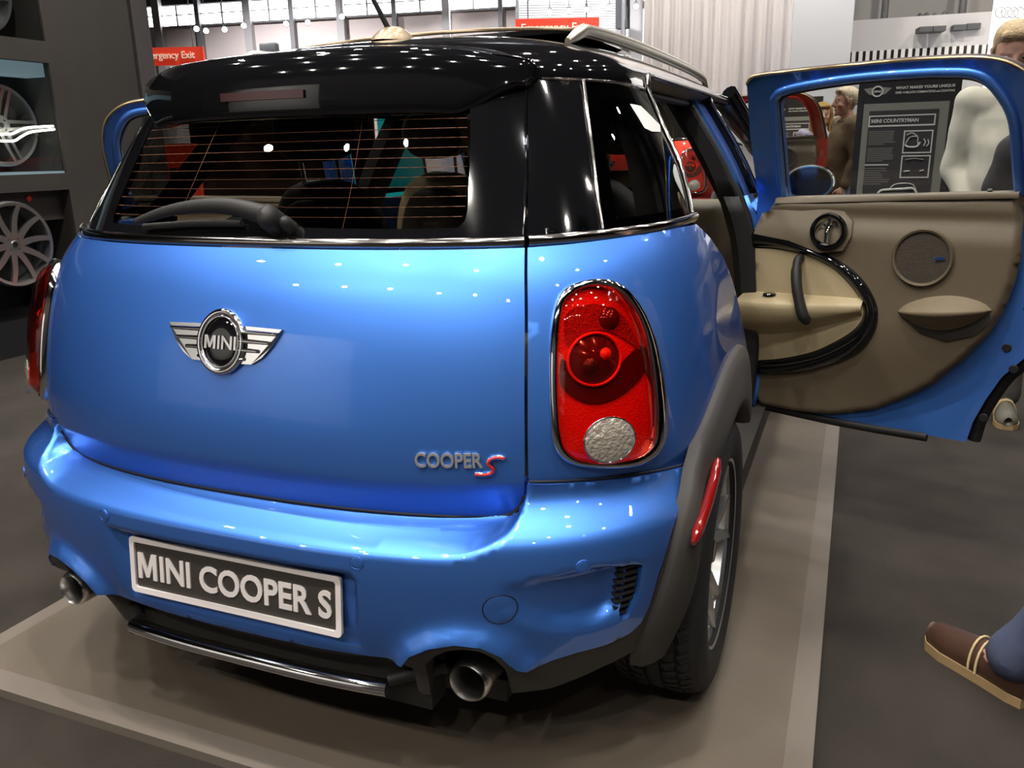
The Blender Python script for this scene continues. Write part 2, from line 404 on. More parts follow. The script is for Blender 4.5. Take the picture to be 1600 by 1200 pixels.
# ------------------------------------------------------------------ quarter panels
doorE = [(1.126, 1.103), (1.226, 1.066), (1.335, 1.014), (1.425, .947), (1.499, .875), (1.580, .796), (1.640, .735)]
qp = [(.619, 1.094), (.613, .974), (.609, .865), (.607, .751), (.605, .67), (.693, .655), (.828, .643), (.99, .62), (1.06, .66), (1.15, .715), (1.26, .735), (1.419, .742), (1.56, .735)]
qp = qp+list(reversed(doorE))+[(1.0, 1.105), (.85, 1.102), (.7, 1.096)]
for s in (1, -1):
    panel('rear_quarter_panel', fS(SB, s), qp, PAINT, CAR, step=.02, thick=.05, flip=s < 0)
# ------------------------------------------------------------------ rear bumper
ledge = [(.603, .690), (.596, .661), (.581, .625), (.559, .602), (.515, .579), (.470, .569), (.354, .565), (.228, .562), (.090, .561), (0, .561)]
ledge = [tuple(p) for p in smooth_path(ledge, 4)]
ledgeF = list(ledge)+[(-q, z) for q, z in reversed(ledge[:-1])]
archP = [(.979, .653), (.961, .640), (.930, .619), (.900, .568), (.883, .522), (.870, .485), (.860, .424), (.845, .385), (.823, .368), (.773, .357), (.708, .352), (.650, .338), (.622, .334), (.605, .340), (.590, .357), (.574, .378), (.538, .399), (.491, .404), (.443, .391), (.405, .367), (.386, .338)]
lowB = archP+[(.30, .332), (.2, .328), (0, .326)]
arcE = [(q, z) for q, z in archP if q < .65]
def smst(x): x = np.clip(x, 0, 1); return x*x*(3-2*x)
def SPB(q, z, off=0.):
    """bumper hull that runs flush into the body side along its upper edge"""
    t = smst((np.asarray(z, float)-.585)/.095)[..., None]; return SP(q, z, off)*(1-t)+SB(q, z, .007+np.asarray(off))*t
def bump_depth(q, z):
    a = np.abs(q); pts = np.stack([a, z], 1)
    le = np.array(ledge[::-1]); ze = np.interp(a, le[:, 0], le[:, 1])
    dl = pdist(pts, ledge); inside = (a < .602) & (z > ze)
    ds = pdist(pts, seamB); sm = np.array(seamB[::-1]); zs = np.interp(a, sm[:, 0], sm[:, 1]); under = (a < .598) & (z > zs)
    f = np.where(under, 1+ds*9, dl/(dl+ds+1e-6)); dh = SB(a, z)[..., 1]-SPB(a, z)[..., 1]
    d = np.where(inside, np.minimum(f*(np.maximum(dh, .012)+.008), .14), 0.)
    # plate niche
    dx = .296-a; dz1 = .520-z; dz0 = z-.345
    k = smst(np.minimum(np.minimum(dx, dz1), dz0)/.014)
    d = d+k*(.010+.020*np.clip((z-.36)/.15, 0, 1))
    # side scoop with the vent at its outer end
    top = np.interp(a, [.56, .637, .717, .786, .83], [.512, .531, .536, .533, .530]); bot = np.interp(a, [.56, .60, .65, .72, .78, .83], [.46, .43, .41, .400, .405, .43])
    r = smst((top-z)/.010)*smst((z-bot)/.05)*np.interp(a, [.555, .74, .785, .835], [0, 1, .45, .05])
    d = d+r*.046
    # raised lip round the exhaust cut-out
    da = pdist(pts, arcE)
    d = d-.026*np.exp(-(da/.024)**2)
    # rolled lower outer edge
    return d
def bumper_fn(u, v, inset):
    P = SPB(u, v, -inset if inset else 0.).copy()
    d = bump_depth(np.asarray(u, float), np.asarray(v, float)); P[..., 1] += d; return P
topB = [(.979, .653), (.828, .668), (.693, .679), (.604, .685), (.598, .684), (.58, .684), (.5, .68), (0, .68)]
outer = lowB+[(-q, z) for q, z in reversed(lowB[:-1])]+[(-q, z) for q, z in topB[1:-1]]+[(q, z) for q, z in reversed(topB[1:])]
ventR = [(.786, .530), (.826, .521), (.823, .459), (.810, .412), (.795, .408), (.783, .430), (.784, .485)]
holes = [ventR, [(-q, z) for q, z in reversed(ventR)]]
bmp = panel('rear_bumper', bumper_fn, outer, PAINT, CAR, holes=holes, step=.0105, thick=.02, lines=[[(q, z-.0035) for q, z in ledgeF[3:-3]], [(q, z+.0035) for q, z in ledgeF[4:-4]]])
for s in (1, -1):
    ring = [(.776, .54), (.836, .53), (.836, .45), (.815, .398), (.785, .396), (.772, .43), (.774, .49)]
    panel('bumper_vent', fS(SP, s, -.045), ring, BLKP, CAR, step=.02, thick=0, flip=s < 0)
    for k in range(8):
        z = .417+k*.0145; q0 = .781+.002*(k > 5); q1 = .826-.014*(k < 1)
        qs = np.linspace(q0, q1, 5); P = SP(qs, z+0*qs, -.018).copy(); P[:, 0] *= s
        tube('vent_louvre', P, .0042, BLKP, CAR, 6, flat=2.2)
gp = [(q, z-.004) for q, z in seamB if z < .66]
gp = np.array(gp+[(-q, z) for q, z in reversed(gp[:-1])]); hy = SB(gp[:, 0], gp[:, 1]+.004); by = bumper_fn(gp[:, 0], gp[:, 1], 0.)
gy = hy[:, 1]+.003
tube('tailgate_gap', np.stack([hy[:, 0], gy, hy[:, 2]-.003], 1), .0055, mat('panel_gap', (.008, .012, .03), .6), CAR, 6)
# lower valance: black skirt with exhaust openings
val = [(.99, .62), (.93, .62), (.89, .52), (.868, .43), (.85, .392), (.823, .378), (.773, .367), (.708, .362), (.650, .35), (.60, .37), (.57, .40), (.538, .415), (.491, .418), (.443, .405), (.395, .38), (.37, .352), (.2, .345), (0, .345)]
valL = [(0, .225), (.3, .228), (.416, .228), (.420, .325), (.44, .352), (.467, .374), (.50, .384), (.527, .381), (.555, .358), (.574, .325), (.583, .244), (.660, .250), (.766, .285), (.857, .305), (.937, .31), (.96, .38), (.965, .48), (.98, .56)]
def val_fn(u, v, inset):
    P = SPB(u, v, -.0025-inset).copy(); a = np.abs(np.asarray(u)); vv = np.asarray(v)
    P[..., 1] -= .026*np.exp(-(pdist(np.stack([a, vv], 1), arcE)/.024)**2)
    P[..., 1] += .045*smst((.40-a)/.05)*smst((.345-vv)/.02)          # recessed middle
    return P
vo = val+[(-q, z) for q, z in reversed(val[:-1])]+[(-q, z) for q, z in reversed(valL)]+[(q, z) for q, z in valL[1:]]
panel('lower_valance', val_fn, vo, GRYP, CAR, step=.018, thick=.05)
mb = MB(); mb.box((-.40, .10, .19), (.40, .16, .36)); mb.build('rear_crossmember', BLKP, CAR)
mb = MB(); mb.box((-.52, .20, .17), (.52, 1.1, .22)); mb.build('underbody', BLKP, CAR)
mb = MB(); mb.box((-.62, .42, .20), (.62, .48, .45)); mb.build('underbody_panel', BLKP, CAR)
# chrome skid bar
qs = np.linspace(-.335, .335, 41); P = SP(qs, .262+0*qs, .012).copy(); P[:, 2] -= .004
tube('skid_bar', P, .0165, CHR, CAR, 14, flat=1.1)
for s in (1, -1):
    qs = np.linspace(.33, .43, 10); P = SP(qs*s, .264+0*qs, -.002).copy()
    P[:, 2] += np.linspace(0, .01, 10); P[:, 1] += np.linspace(0, .05, 10)**1.0
    tube('skid_bar_end', P, .0135, BLKP, CAR, 10)
# exhaust
for s in (1, -1):
    M = axis_M((s*.505, .335, .300), (0, -1, .035))
    lathe('exhaust_tip', [(.030, -.05), (.030, .25), (.0315, .274), (.036, .285), (.0405, .278), (.0410, .262), (.039, .10), (.039, -.05)], mat('exhaust_steel', (.80, .78, .75), .22, 1.), CAR, 40, M)
    lathe('exhaust_core', [(.0, .12), (.0305, .12), (.0305, .255)], mat('exhaust_dark', (.006, .005, .004), .9), CAR, 32, M)  # near-black liner inside the tip
# bumper small parts
def surf_disc(name, S, q, z, r, h, m, parent, off=0., rz=None, seg=28, dome=.0, depthf=None, s=1):
    """round button lying on a surface"""
    V = []; F = []; rings = [(1., 0.), (1., h*.7), (.93, h), (.5, h+dome*.75), (0., h+dome)]
    for rr, hh in rings:
        t = np.linspace(0, 2*np.pi, seg, endpoint=False); u = q+rr*r*np.cos(t); v = z+rr*(rz or r)*np.sin(t)
        P = S(u, v, (off(u) if callable(off) else off)+hh).copy()
        if depthf: P[:, 1] += depthf(u, v)
        P[:, 0] *= s; V += list(P)
    for i in range(len(rings)-1):
        for k in range(seg):
            l = (k+1) % seg; F.append((i*seg+k, i*seg+l, (i+1)*seg+l, (i+1)*seg+k))
    if s < 0: F = [f[::-1] for f in F]
    return sharp(mesh(name, V, F, m, parent), 50)
def surf_ring(name, S, q, z, r, w, h, m, parent, rz=None, seg=40, depthf=None, off=0., s=1):
    t = np.linspace(0, 2*np.pi, seg, endpoint=False); u = q+r*np.cos(t); v = z+(rz or r)*np.sin(t); P = S(u, v, (off(u) if callable(off) else off)+h).copy()
    if depthf: P[:, 1] += depthf(u, v)
    P[:, 0] *= s
    return tube(name, P, w, m, parent, 8, True)
SEAMM = mat('panel_gap', (.008, .012, .03), .6)
for q in (-.300, .300, .706, -.706):
    o = surf_disc('parking_sensor', SPB, q, .545, .0115, .0015, PAINT, CAR, depthf=bump_depth)
    r_ = surf_ring('sensor_rim', SPB, q, .545, .0128, .0011, .0004, PAINT, o, depthf=bump_depth)
o = surf_disc('tow_eye_cover', SPB, .560, .469, .0285, .0012, PAINT, CAR, depthf=bump_depth)
surf_ring('cover_gap', SPB, .560, .469, .0298, .0011, .0, SEAMM, o, depthf=bump_depth)
# seam strip between quarter panel and bumper
for s in (1, -1):
    q = np.linspace(.606, .985, 24); z = np.interp(q, [.6, .693, .828, .979], [.6865, .6805, .6695, .6545]); P = SPB(q, z, -.006).copy(); P[:, 0] *= s
    tube('bumper_gap', P, .0035, SEAMM, CAR, 6)
# ------------------------------------------------------------------ licence plate
pl = empty('license_plate', (0, 0, 0), CAR)
PC = Vector((0, .026, .4375)); tiltM = Matrix.Translation(PC) @ Matrix.Rotation(math.radians(90-6), 4, 'X')
def onplate(V): return [tiltM @ Vector(v) for v in V]
WHT = mat('plate_white', (.92, .86, .84), .45); DPL = mat('plate_dark', (.052, .046, .040), .5)
V, F = prism_vf(rrect(.520, .118, .008), 0, .006); mesh('plate_board', onplate(V), F, DPL, pl, False)
a_ = rrect(.526, .124, .010); b_ = rrect(.502, .100, .006); n = len(a_)
V = [(*p, .004) for p in a_]+[(*p, .011) for p in a_]+[(*p, .011) for p in b_]+[(*p, .004) for p in b_]
F = [(k*n+i, k*n+(i+1) % n, ((k+1) % 4)*n+(i+1) % n, ((k+1) % 4)*n+i) for k in range(4) for i in range(n)]
mesh('plate_frame', onplate(V), F, WHT, pl, False)
V, F = fit_text('MINI COOPER S', .484, .057, .003, .024); V = [(x-.002, y-.001, z+.006) for x, y, z in V]
mesh('plate_lettering', onplate(V), F, WHT, pl, False)
# ------------------------------------------------------------------ emblem and badge on the tailgate
def wrap(name, V, F, S, q0, z0, m, parent, off=0., smooth=False):
    A = np.array([tuple(v) for v in V]); P = S(q0+A[:, 0], z0+A[:, 1], off+A[:, 2]); return mesh(name, P, F, m, parent, smooth)
em = empty('emblem', (0, 0, 0), CAR)
for s in (1, -1):
    top = [(.035, .026), (.138, .027)]
    wing = [(.03, .030), (.138, .0275), (.128, .012), (.115, -.006), (.095, -.026), (.072, -.039), (.035, -.040)]
    poly = [(s*x, y) for x, y in wing]
    if s < 0: poly = poly[::-1]
    V, F = prism_vf(poly, .001, .006); wrap('wing', V, F, SB, 0, .925, CHR, em)
    for k in range(4):
        y = .020-.0165*k; x1 = .128-.014*k-.0035*k*k
        P = np.array([SB(s*x, .925+y-.002*(x/.13), .0075) for x in np.linspace(.045, x1, 10)])
        tube('wing_rib', P, np.linspace(.0048, .0036, 10), CHR, em, 8, flat=1.3)
surf_disc('emblem_disc', SB, 0, .923, .047, .010, BLKG, em, rz=.050, seg=48)
surf_ring('emblem_ring', SB, 0, .923, .0515, .0072, .007, CHR, em, rz=.055, seg=56)
surf_ring('emblem_inner_ring', SB, 0, .923, .0435, .0022, .011, CHR, em, rz=.0465, seg=56)
V, F = fit_text('MINI', .076, .0245, .002, .018); wrap('emblem_lettering', V, F, SB, .001, .922, mat('satin_letter', (.75, .73, .74), .2, .9), em, .0105)
bd = empty('model_badge', (0, 0, 0), CAR)
V, F = fit_text('COOPER', .122, .028, .004, .02); wrap('badge_lettering', V, F, SB, .464, .7315, mat('badge_silver', (.85, .85, .86), .32, .75), bd, .001)
sp = [(.030, .0135), (.022, .0165), (.008, .0145), (.001, .0075), (.004, .001), (.009, -.004), (.008, -.010), (.001, -.0145), (-.012, -.0155), (-.024, -.0145)]
spp = smooth_path([(x, y, 0) for x, y in sp], 5)
tube('badge_s_rim', [SB(.534+p[0], .7205+p[1], .0025) for p in spp], .0046, CHR, bd, 8, flat=.8)
tube('badge_s', [SB(.534+p[0], .7205+p[1], .0055) for p in spp], .0029, mat('badge_red', (.55, .02, .02), .25, coat=.6), bd, 8)
# ------------------------------------------------------------------ belt strip
def strip(name, S, qs, z0, z1, bulge, m, parent, s=1, n=7, zf=None):
    V = []; F = []; t = np.linspace(0, 1, n)
    for i, q in enumerate(qs):
        dz = zf(q) if zf else 0.
        z = z0+(z1-z0)*t+dz; P = S(q+0*z, z, bulge*np.sqrt(np.maximum(0, 1-(2*t-1)**2))-.001).copy(); P[:, 0] *= s; V += list(P)
    for i in range(len(qs)-1):
        for k in range(n-1): F.append((i*n+k, (i+1)*n+k, (i+1)*n+k+1, i*n+k+1))
    if s < 0: F = [f[::-1] for f in F]
    return mesh(name, V, F, m, parent)
SBG = mk(Spl([(.9, .845), (1.0, .826), (1.06, .808), (1.10, .789), (1.13, .772)]), Spl([(.9, .075), (1.0, .105), (1.06, .136), (1.10, .170), (1.13, .190)]), PLB)
strip('belt_moulding', SBG, np.linspace(-.610, .610, 70), 1.096, 1.1135, .010, DCHR, CAR)
for s in (1, -1):
    strip('side_belt_moulding', SBG, np.linspace(.620, 1.135, 40), 1.096, 1.1135, .011, DCHR, CAR, s, zf=lambda q: .012*max(0, (q-.62))/.5)
# ------------------------------------------------------------------ rear glass
seamG = [(.706, 1.412), (.661, 1.306), (.628, 1.189), (.614, 1.112)]
hole = [(.538, 1.352), (.525, 1.285), (.511, 1.215), (.503, 1.160), (.497, 1.142), (.482, 1.130), (.40, 1.129), (.2, 1.130)]
holeL = hole+[(.10, 1.132), (.06, 1.142), (.025, 1.152), (-.02, 1.156), (-.065, 1.150), (-.10, 1.136)]+[(-q, z) for q, z in reversed(hole)]
ob = seamG+[(-q, z) for q, z in reversed(seamG)]
panel('window_border', fS(SG), ob, BLKG, CAR, holes=[holeL], step=.025, thick=.012)
panel('rear_window', fS(SG, 1, -.001), holeL, DGLASS, CAR, step=.03, thick=0)
HEAT = mat('heater_wire', (.36, .15, .08), .5)
for k in range(12):
    z = 1.150+k*.0178; w = np.interp(z, [1.13, 1.16, 1.352], [.48, .498, .53]); q = np.linspace(-w, w, 60)
    zz = z+(.012*np.exp(-((q+.02)/.07)**4)*(1 if k == 0 else .7 if k == 1 else 0))
    tube('heater_wire', SG(q, zz, -.0015), .00058, HEAT, CAR, 4)
for q0 in (.23, -.23):
    z = np.linspace(1.131, 1.34, 16); tube('heater_wire', SG(q0+(z-1.13)*.12, z, -.0015), .00058, HEAT, CAR, 4)
# glass edge strips
for s in (1, -1):
    z = np.linspace(1.115, 1.40, 24); q = np.interp(z, [p[1] for p in seamG[::-1]], [p[0] for p in seamG[::-1]])
    P = SG(q+.001, z, -.002).copy(); P[:, 0] *= s; tube('window_edge', P, .0035, BLKG, CAR, 6)
# wiper
wp = empty('rear_wiper', (0, 0, 0), CAR)
W1 = [(.062, 1.140), (-.03, 1.152), (-.12, 1.151), (-.22, 1.141), (-.315, 1.124)]
tube('wiper_arm', [SG(q, z, .030+.012*math.sin(i/20*math.pi)) for i, (q, z) in enumerate(smooth_path([(a, b) for a, b in W1], 5))], [.020-.0006*i for i in range(21)], BLKP, wp, 12, flat=.75)
tube('wiper_blade', [SG(q, z, .010) for q, z in smooth_path([(-.02, 1.133), (-.16, 1.131), (-.315, 1.122)], 6)], .007, RUB, wp, 8)
surf_disc('wiper_hub', SG, .068, 1.136, .022, .042, BLKP, wp, dome=.012, seg=24)
surf_disc('wiper_cap', SG, .108, 1.130, .012, .028, BLKP, wp, dome=.01, seg=20)
# ------------------------------------------------------------------ pillars and side glass
for s in (1, -1):
    dp = [(.712, 1.412), (.668, 1.306), (.635, 1.189), (.621, 1.112), (.70, 1.113), (.786, 1.116), (.793, 1.184), (.814, 1.256), (.844, 1.330), (.884, 1.402), (.80, 1.408)]
    panel('d_pillar', fS(SG, s), dp, BLKG, CAR, step=.025, thick=.02, flip=s < 0 )
    wq = [(.788, 1.116), (.890, 1.118), (1.0, 1.119), (1.135, 1.119), (1.187, 1.195), (1.211, 1.229), (1.244, 1.308), (1.318, 1.402), (1.022, 1.402), (.888, 1.402), (.846, 1.330), (.816, 1.256), (.795, 1.184)]
    panel('quarter_window', fS(SG, s), wq, QGLASS, CAR, step=.03, thick=0, flip=s < 0)
    inn = [(.83, 1.135), (1.10, 1.14), (1.15, 1.2), (1.19, 1.28), (1.23, 1.36), (1.0, 1.375), (.92, 1.365), (.87, 1.29), (.84, 1.2)]
    panel('window_frit', fS(SG, s, -.003), wq, BLKG, CAR, holes=[inn], step=.03, thick=0, flip=s < 0)
    P = [SG(q, z, .002) for q, z in smooth_path([(.786, 1.116), (.793, 1.184), (.814, 1.256), (.844, 1.330), (.882, 1.40)], 5)]
    P = [(p[0]*s, p[1], p[2]) for p in P]; tube('window_trim', P, .0042, DCHR, CAR, 8)
    P = [SG(q, z, .003) for q, z in smooth_path([(1.137, 1.122), (1.187, 1.195), (1.211, 1.229), (1.244, 1.308), (1.320, 1.402)], 5)]
    P = [(p[0]*s, p[1], p[2]) for p in P]; tube('window_front_trim', P, .0055, DCHR, CAR, 8)
st = [(1.01, 1.355), (1.055, 1.365), (1.115, 1.30), (1.19, 1.262), (1.17, 1.232), (1.08, 1.275), (1.03, 1.32)]
panel('window_sticker', fS(SG, 1, .002), [(1.052, 1.356), (1.129, 1.354), (1.221, 1.314), (1.185, 1.298), (1.103, 1.298), (1.065, 1.305)], mat('sticker', (.72, .72, .70), .6), CAR, step=.03, thick=0)
# ------------------------------------------------------------------ tail lamps
lampO = [(.743, 1.034), (.710, 1.032), (.683, 1.022), (.667, 1.004), (.656, .972), (.648, .918), (.646, .863), (.647, .806), (.650, .759), (.665, .728), (.695, .709), (.745, .698), (.807, .695), (.853, .707), (.879, .736), (.883, .773), (.877, .834), (.865, .895), (.848, .944), (.828, .980), (.803, 1.010), (.776, 1.027)]
lampI = [(.741, 1.021), (.715, 1.019), (.693, 1.010), (.679, .996), (.670, .970), (.663, .917), (.660, .862), (.662, .805), (.667, .760), (.679, .738), (.703, .722), (.745, .714), (.793, .713), (.825, .722), (.843, .739), (.848, .779), (.845, .839), (.837, .899), (.827, .939), (.810, .974), (.788, 1.001), (.767, 1.015)]
lampO = [tuple(p) for p in smooth_path(lampO, 4, True)]; lampI = [tuple(p) for p in smooth_path(lampI, 4, True)]
LENS = glass('red_lens', (1., .30, .22), 1.0, .02, 1.5)
LRED = mat('lamp_red', (.80, .030, .014), .3, coat=.5, bump=.35, bscale=260)
LDRK = mat('lamp_dark_red', (.075, .006, .006), .12, coat=1); LDOT = mat('lamp_dotted_red', (.42, .014, .010), .25, coat=.6, bump=1.0, bscale=330)
LCLR = mat('lamp_clear', (.62, .56, .47), .18, .45, coat=1, bump=.6, bscale=120)
lens_off = lambda u: .0325+.016*smst((u-.70)/.12)
for s in (1, -1):
    la = empty('tail_lamp', (0, 0, 0), CAR)
    n = len(lampO); V = []; F = []
    prof = [(0, .0), (.03, .006), (.3, .012), (.6, .014), (.9, .013), (1, .010), (1.0, -.004)]
    for t, h in prof:
        q = np.array([a[0]+(b[0]-a[0])*t for a, b in zip(lampO, lampI)]); z = np.array([a[1]+(b[1]-a[1])*t for a, b in zip(lampO, lampI)])
        P = SB(q, z, h+(.016*smst((q-.70)/.12) if h > 0 else 0.)).copy(); P[:, 0] *= s; V += list(P)
    for i in range(len(prof)-1):
        for k in range(n): F.append((i*n+k, i*n+(k+1) % n, (i+1)*n+(k+1) % n, (i+1)*n+k))
    if s < 0: F = [f[::-1] for f in F]
    mesh('lamp_bezel', V, F, CHR, la)
    panel('lamp_reflector', fS(SB, s, .003), lampI, LRED, la, step=.02, thick=0, flip=s < 0)
    lI = np.array(lampI)
    def lens_fn(u, v, inset, s=s):
        d = pdist(np.stack([u, v], 1), lI, True); P = SB(u, v, .011+.022*(1-np.exp(-d/.014))+.016*smst((u-.70)/.12)-inset).copy(); P[:, 0] *= s; return P
    panel('lamp_lens', lens_fn, lampI, LENS, la, step=.012, thick=.006, flip=s < 0)
    band = [(.668, .86), (.70, .83), (.745, .82), (.80, .835), (.843, .868), (.838, .91), (.80, .895), (.745, .855), (.70, .87), (.672, .905)]
    panel('lamp_band', fS(SB, s, .006), [tuple(p) for p in smooth_path(band, 5, True)], LDRK, la, step=.02, thick=0, flip=s < 0)
    up_ = [(.690, .985), (.742, .992), (.792, .972), (.818, .935), (.83, .905), (.80, .925), (.76, .945), (.72, .945), (.685, .925), (.678, .955)]
    panel('indicator_lens', fS(SB, s, .006), [tuple(p) for p in smooth_path(up_, 4, True)], LDOT, la, step=.02, thick=0, flip=s < 0)
    surf_disc('brake_lamp', SB, .733, .898, .050, .003, LDRK, la, rz=.043, dome=.014, off=.004, s=s)
    surf_ring('brake_lamp_rim', SB, .733, .898, .052, .003, .006, LRED, la, rz=.045, off=.003, s=s)
    surf_disc('brake_bulb', SB, .722, .888, .017, .004, mat('bulb_smoke', (.10, .05, .05), .1, .6), la, rz=.015, dome=.006, off=.014, s=s)
    surf_disc('brake_bulb', SB, .748, .905, .014, .004, LRED, la, rz=.012, dome=.006, off=.013, s=s)
    surf_disc('indicator_lamp', SB, .768, .965, .022, .004, LDRK, la, rz=.020, dome=.008, off=.004, s=s)
    surf_disc('reverse_lamp', SB, .743, .760, .043, .0025, LCLR, la, rz=.038, dome=.003, off=lens_off, s=s)
    surf_ring('reverse_lamp_rim', SB, .743, .760, .044, .0016, .001, CHR, la, rz=.039, off=lens_off, s=s)
# ------------------------------------------------------------------ roof
ZT = Spl([(.36, 1.455), (.47, 1.482), (.77, 1.533), (1.2, 1.556), (1.7, 1.558), (2.2, 1.540), (2.62, 1.488)])
RM = 2.4; ZB_ = 1.40
def roof_w(y): return xG(y, ZB_+0*np.asarray(y, float))*1.0
def roof_edge(y): return ZB_+.036*smst((np.asarray(y, float)-.93)/.06)
def roof_pt(v, y, off=0.):
    """v in -1..1 across"""
    y = np.asarray(y, float); v = np.asarray(v, float); w = roof_w(y); h = ZT(y)-ZB_; ze = (roof_edge(y)-ZB_)/h
    cmax = np.arccos(np.clip(ze, 0, 1)**(RM/2)); ph = np.abs(v)*cmax
    x = np.sign(v)*(w+off)*np.sin(ph)**(2/RM); z = ZB_+(h+off)*np.cos(ph)**(2/RM)
    return np.stack([x, y+0*x, z], -1)
def grid(name, P, m, parent, flip=False):
    a, b = P.shape[:2]; F = [(i*b+j, i*b+j+1, (i+1)*b+j+1, (i+1)*b+j) for i in range(a-1) for j in range(b-1)]
    if flip: F = [f[::-1] for f in F]
    return mesh(name, P.reshape(-1, 3), F, m, parent)
tv = np.sign(np.linspace(-1, 1, 61))*np.abs(np.linspace(-1, 1, 61))**1.0
ys = np.concatenate([np.linspace(.485, .9, 22), np.linspace(.915, 1.0, 8), np.linspace(1.04, 2.6, 34)])
VV, YY = np.meshgrid(tv, ys); grid('roof', roof_pt(VV, YY), BLKG, CAR)
VV, YY = np.meshgrid(np.linspace(-.93, .93, 31), np.linspace(.52, 2.55, 24)); grid('headliner', roof_pt(VV, YY, -.035), mat('headliner', (.10, .085, .065), .9), CAR, True)
# spoiler
def spoiler_sec(x):
    a = abs(x)/.49; y0 = .262+.185*a**2.3; zt = 1.452-.014*float(smst((a-.6)/.4))
    yi = .50; zr = float(roof_pt(np.array([0.]), np.array([yi]))[0][2])
    # roof height at x
    w = float(roof_w(np.array(yi))); zr = ZB_+(zr-ZB_)*max(0., 1-(abs(x)/w)**RM)**(1/RM)
    fall = .104*(1-.60*float(smst((a-.74)/.26)))
    return [(yi, zr), (y0+(yi-y0)*.66, zt+(zr-zt)*.74), (y0+(yi-y0)*.34, zt+(zr-zt)*.42), (y0+.034, zt+.004), (y0+.016, zt-.010), (y0+.004, zt-.045), (y0+.002, zt-fall), (y0+.016, zt-fall-.012), (y0+.06, zt-fall-.008), (y0+.13, zt-fall+.015), (y0+.14, zt-.01)]
xs = np.concatenate([[-.497], np.linspace(-.488, .488, 55), [.497]]); rows = []
for x in xs:
    sec = smooth_path([(0, *p) for p in spoiler_sec(max(-.488, min(.488, x)))], 4); c = np.mean(sec, 0); k = .55 if abs(x) > .49 else 1.
    rows.append([(x, c[1]+(p[1]-c[1])*k, c[2]+(p[2]-c[2])*k) for p in sec])
spo = grid('roof_spoiler', np.array(rows), BLKG, CAR, True)
n = len(rows[0]); bm = bmesh.new(); bm.from_mesh(spo.data); bm.verts.ensure_lookup_table()
for i in (0, len(xs)-1):
    try: bm.faces.new([bm.verts[i*n+j] for j in range(n)])
    except Exception: pass
bmesh.ops.recalc_face_normals(bm, faces=bm.faces); bm.to_mesh(spo.data); bm.free()
mb = MB(); P = []
q = np.linspace(-.105, .105, 13)
mesh('high_brake_light', [(x, .262+.185*(abs(x)/.49)**2.3-.004, z) for x in np.linspace(-.10, .10, 9) for z in (1.372, 1.388)], [(2*i, 2*i+2, 2*i+3, 2*i+1) for i in range(8)], mat('brake_strip', (.045, .014, .016), .3, coat=.4), CAR)
# rails, sunroof, antenna
for s in (1, -1):
    y = np.concatenate([np.linspace(.76, .88, 6), np.linspace(.95, 2.2, 22), np.linspace(2.26, 2.36, 5)])
    xr = s*np.interp(y, [.76, 1.3, 2.1, 2.36], [.470, .500, .525, .515]); zr = []
    for a, b in zip(np.abs(xr), y):
        w = float(roof_w(b)); zr.append(ZB_+(float(ZT(b))-ZB_)*max(0, 1-(a/w)**RM)**(1/RM))
    lift = .028*np.minimum(1, np.minimum((y-.76)/.10, (2.36-y)/.10))+.004
    tube('roof_rail', np.stack([xr, y, np.array(zr)+lift], 1), np.interp(y, [.76, .82, .95, 2.2, 2.36], [.008, .015, .016, .016, .010]), mat('rail_satin', (.62, .58, .50), .3, .8), CAR, 12, flat=.9)
sr = rrect(.88, .56, .06, 5, 0, 1.23)
V = []
for h in (0., .012):
    for x, y in sr: V.append((x, y, float(ZT(y))+.010-.020*abs(x/.44)**2.4-(y-.95)*.02+h))
n = len(sr); F = [tuple(range(n-1, -1, -1)), tuple(range(n, 2*n))]+[(i, (i+1) % n, n+(i+1) % n, n+i) for i in range(n)]
sharp(mesh('sunroof_panel', V, F, BLKG, CAR), 30)
tube('sunroof_edge', [(x, .953, float(ZT(.95))+.020-.020*abs(x/.44)**2.4) for x in np.linspace(-.40, .42, 24)], .005, mat('sunroof_edge', (.36, .27, .17), .4, .3), CAR, 6)
an = empty('antenna', (0, 0, 0), CAR); ya = .80; za = float(ZT(ya))
V, F = [], []
prof = [(0, .075, .046), (.010, .070, .044), (.022, .055, .034), (.032, .036, .022), (.037, .015, .010)]
for h, ly, lx in prof:
    for k in range(20):
        t = 2*math.pi*k/20; V.append((lx*math.cos(t), ya+.01*h/.037+ly*math.sin(t), za-.004+h))
for i in range(4):
    for k in range(20): F.append((i*20+k, i*20+(k+1) % 20, (i+1)*20+(k+1) % 20, (i+1)*20+k))
F.append(tuple(range(80, 100))); mesh('antenna_base', V, F, mat('antenna_base', (.40, .30, .19), .35, .3, coat=.5), an)
tube('antenna_rod', [(0.0, ya-.01, za+.015), (-.03, ya-.055, za+.11), (-.06, ya-.10, za+.215)], [.0075, .006, .004], BLKP, an, 8)
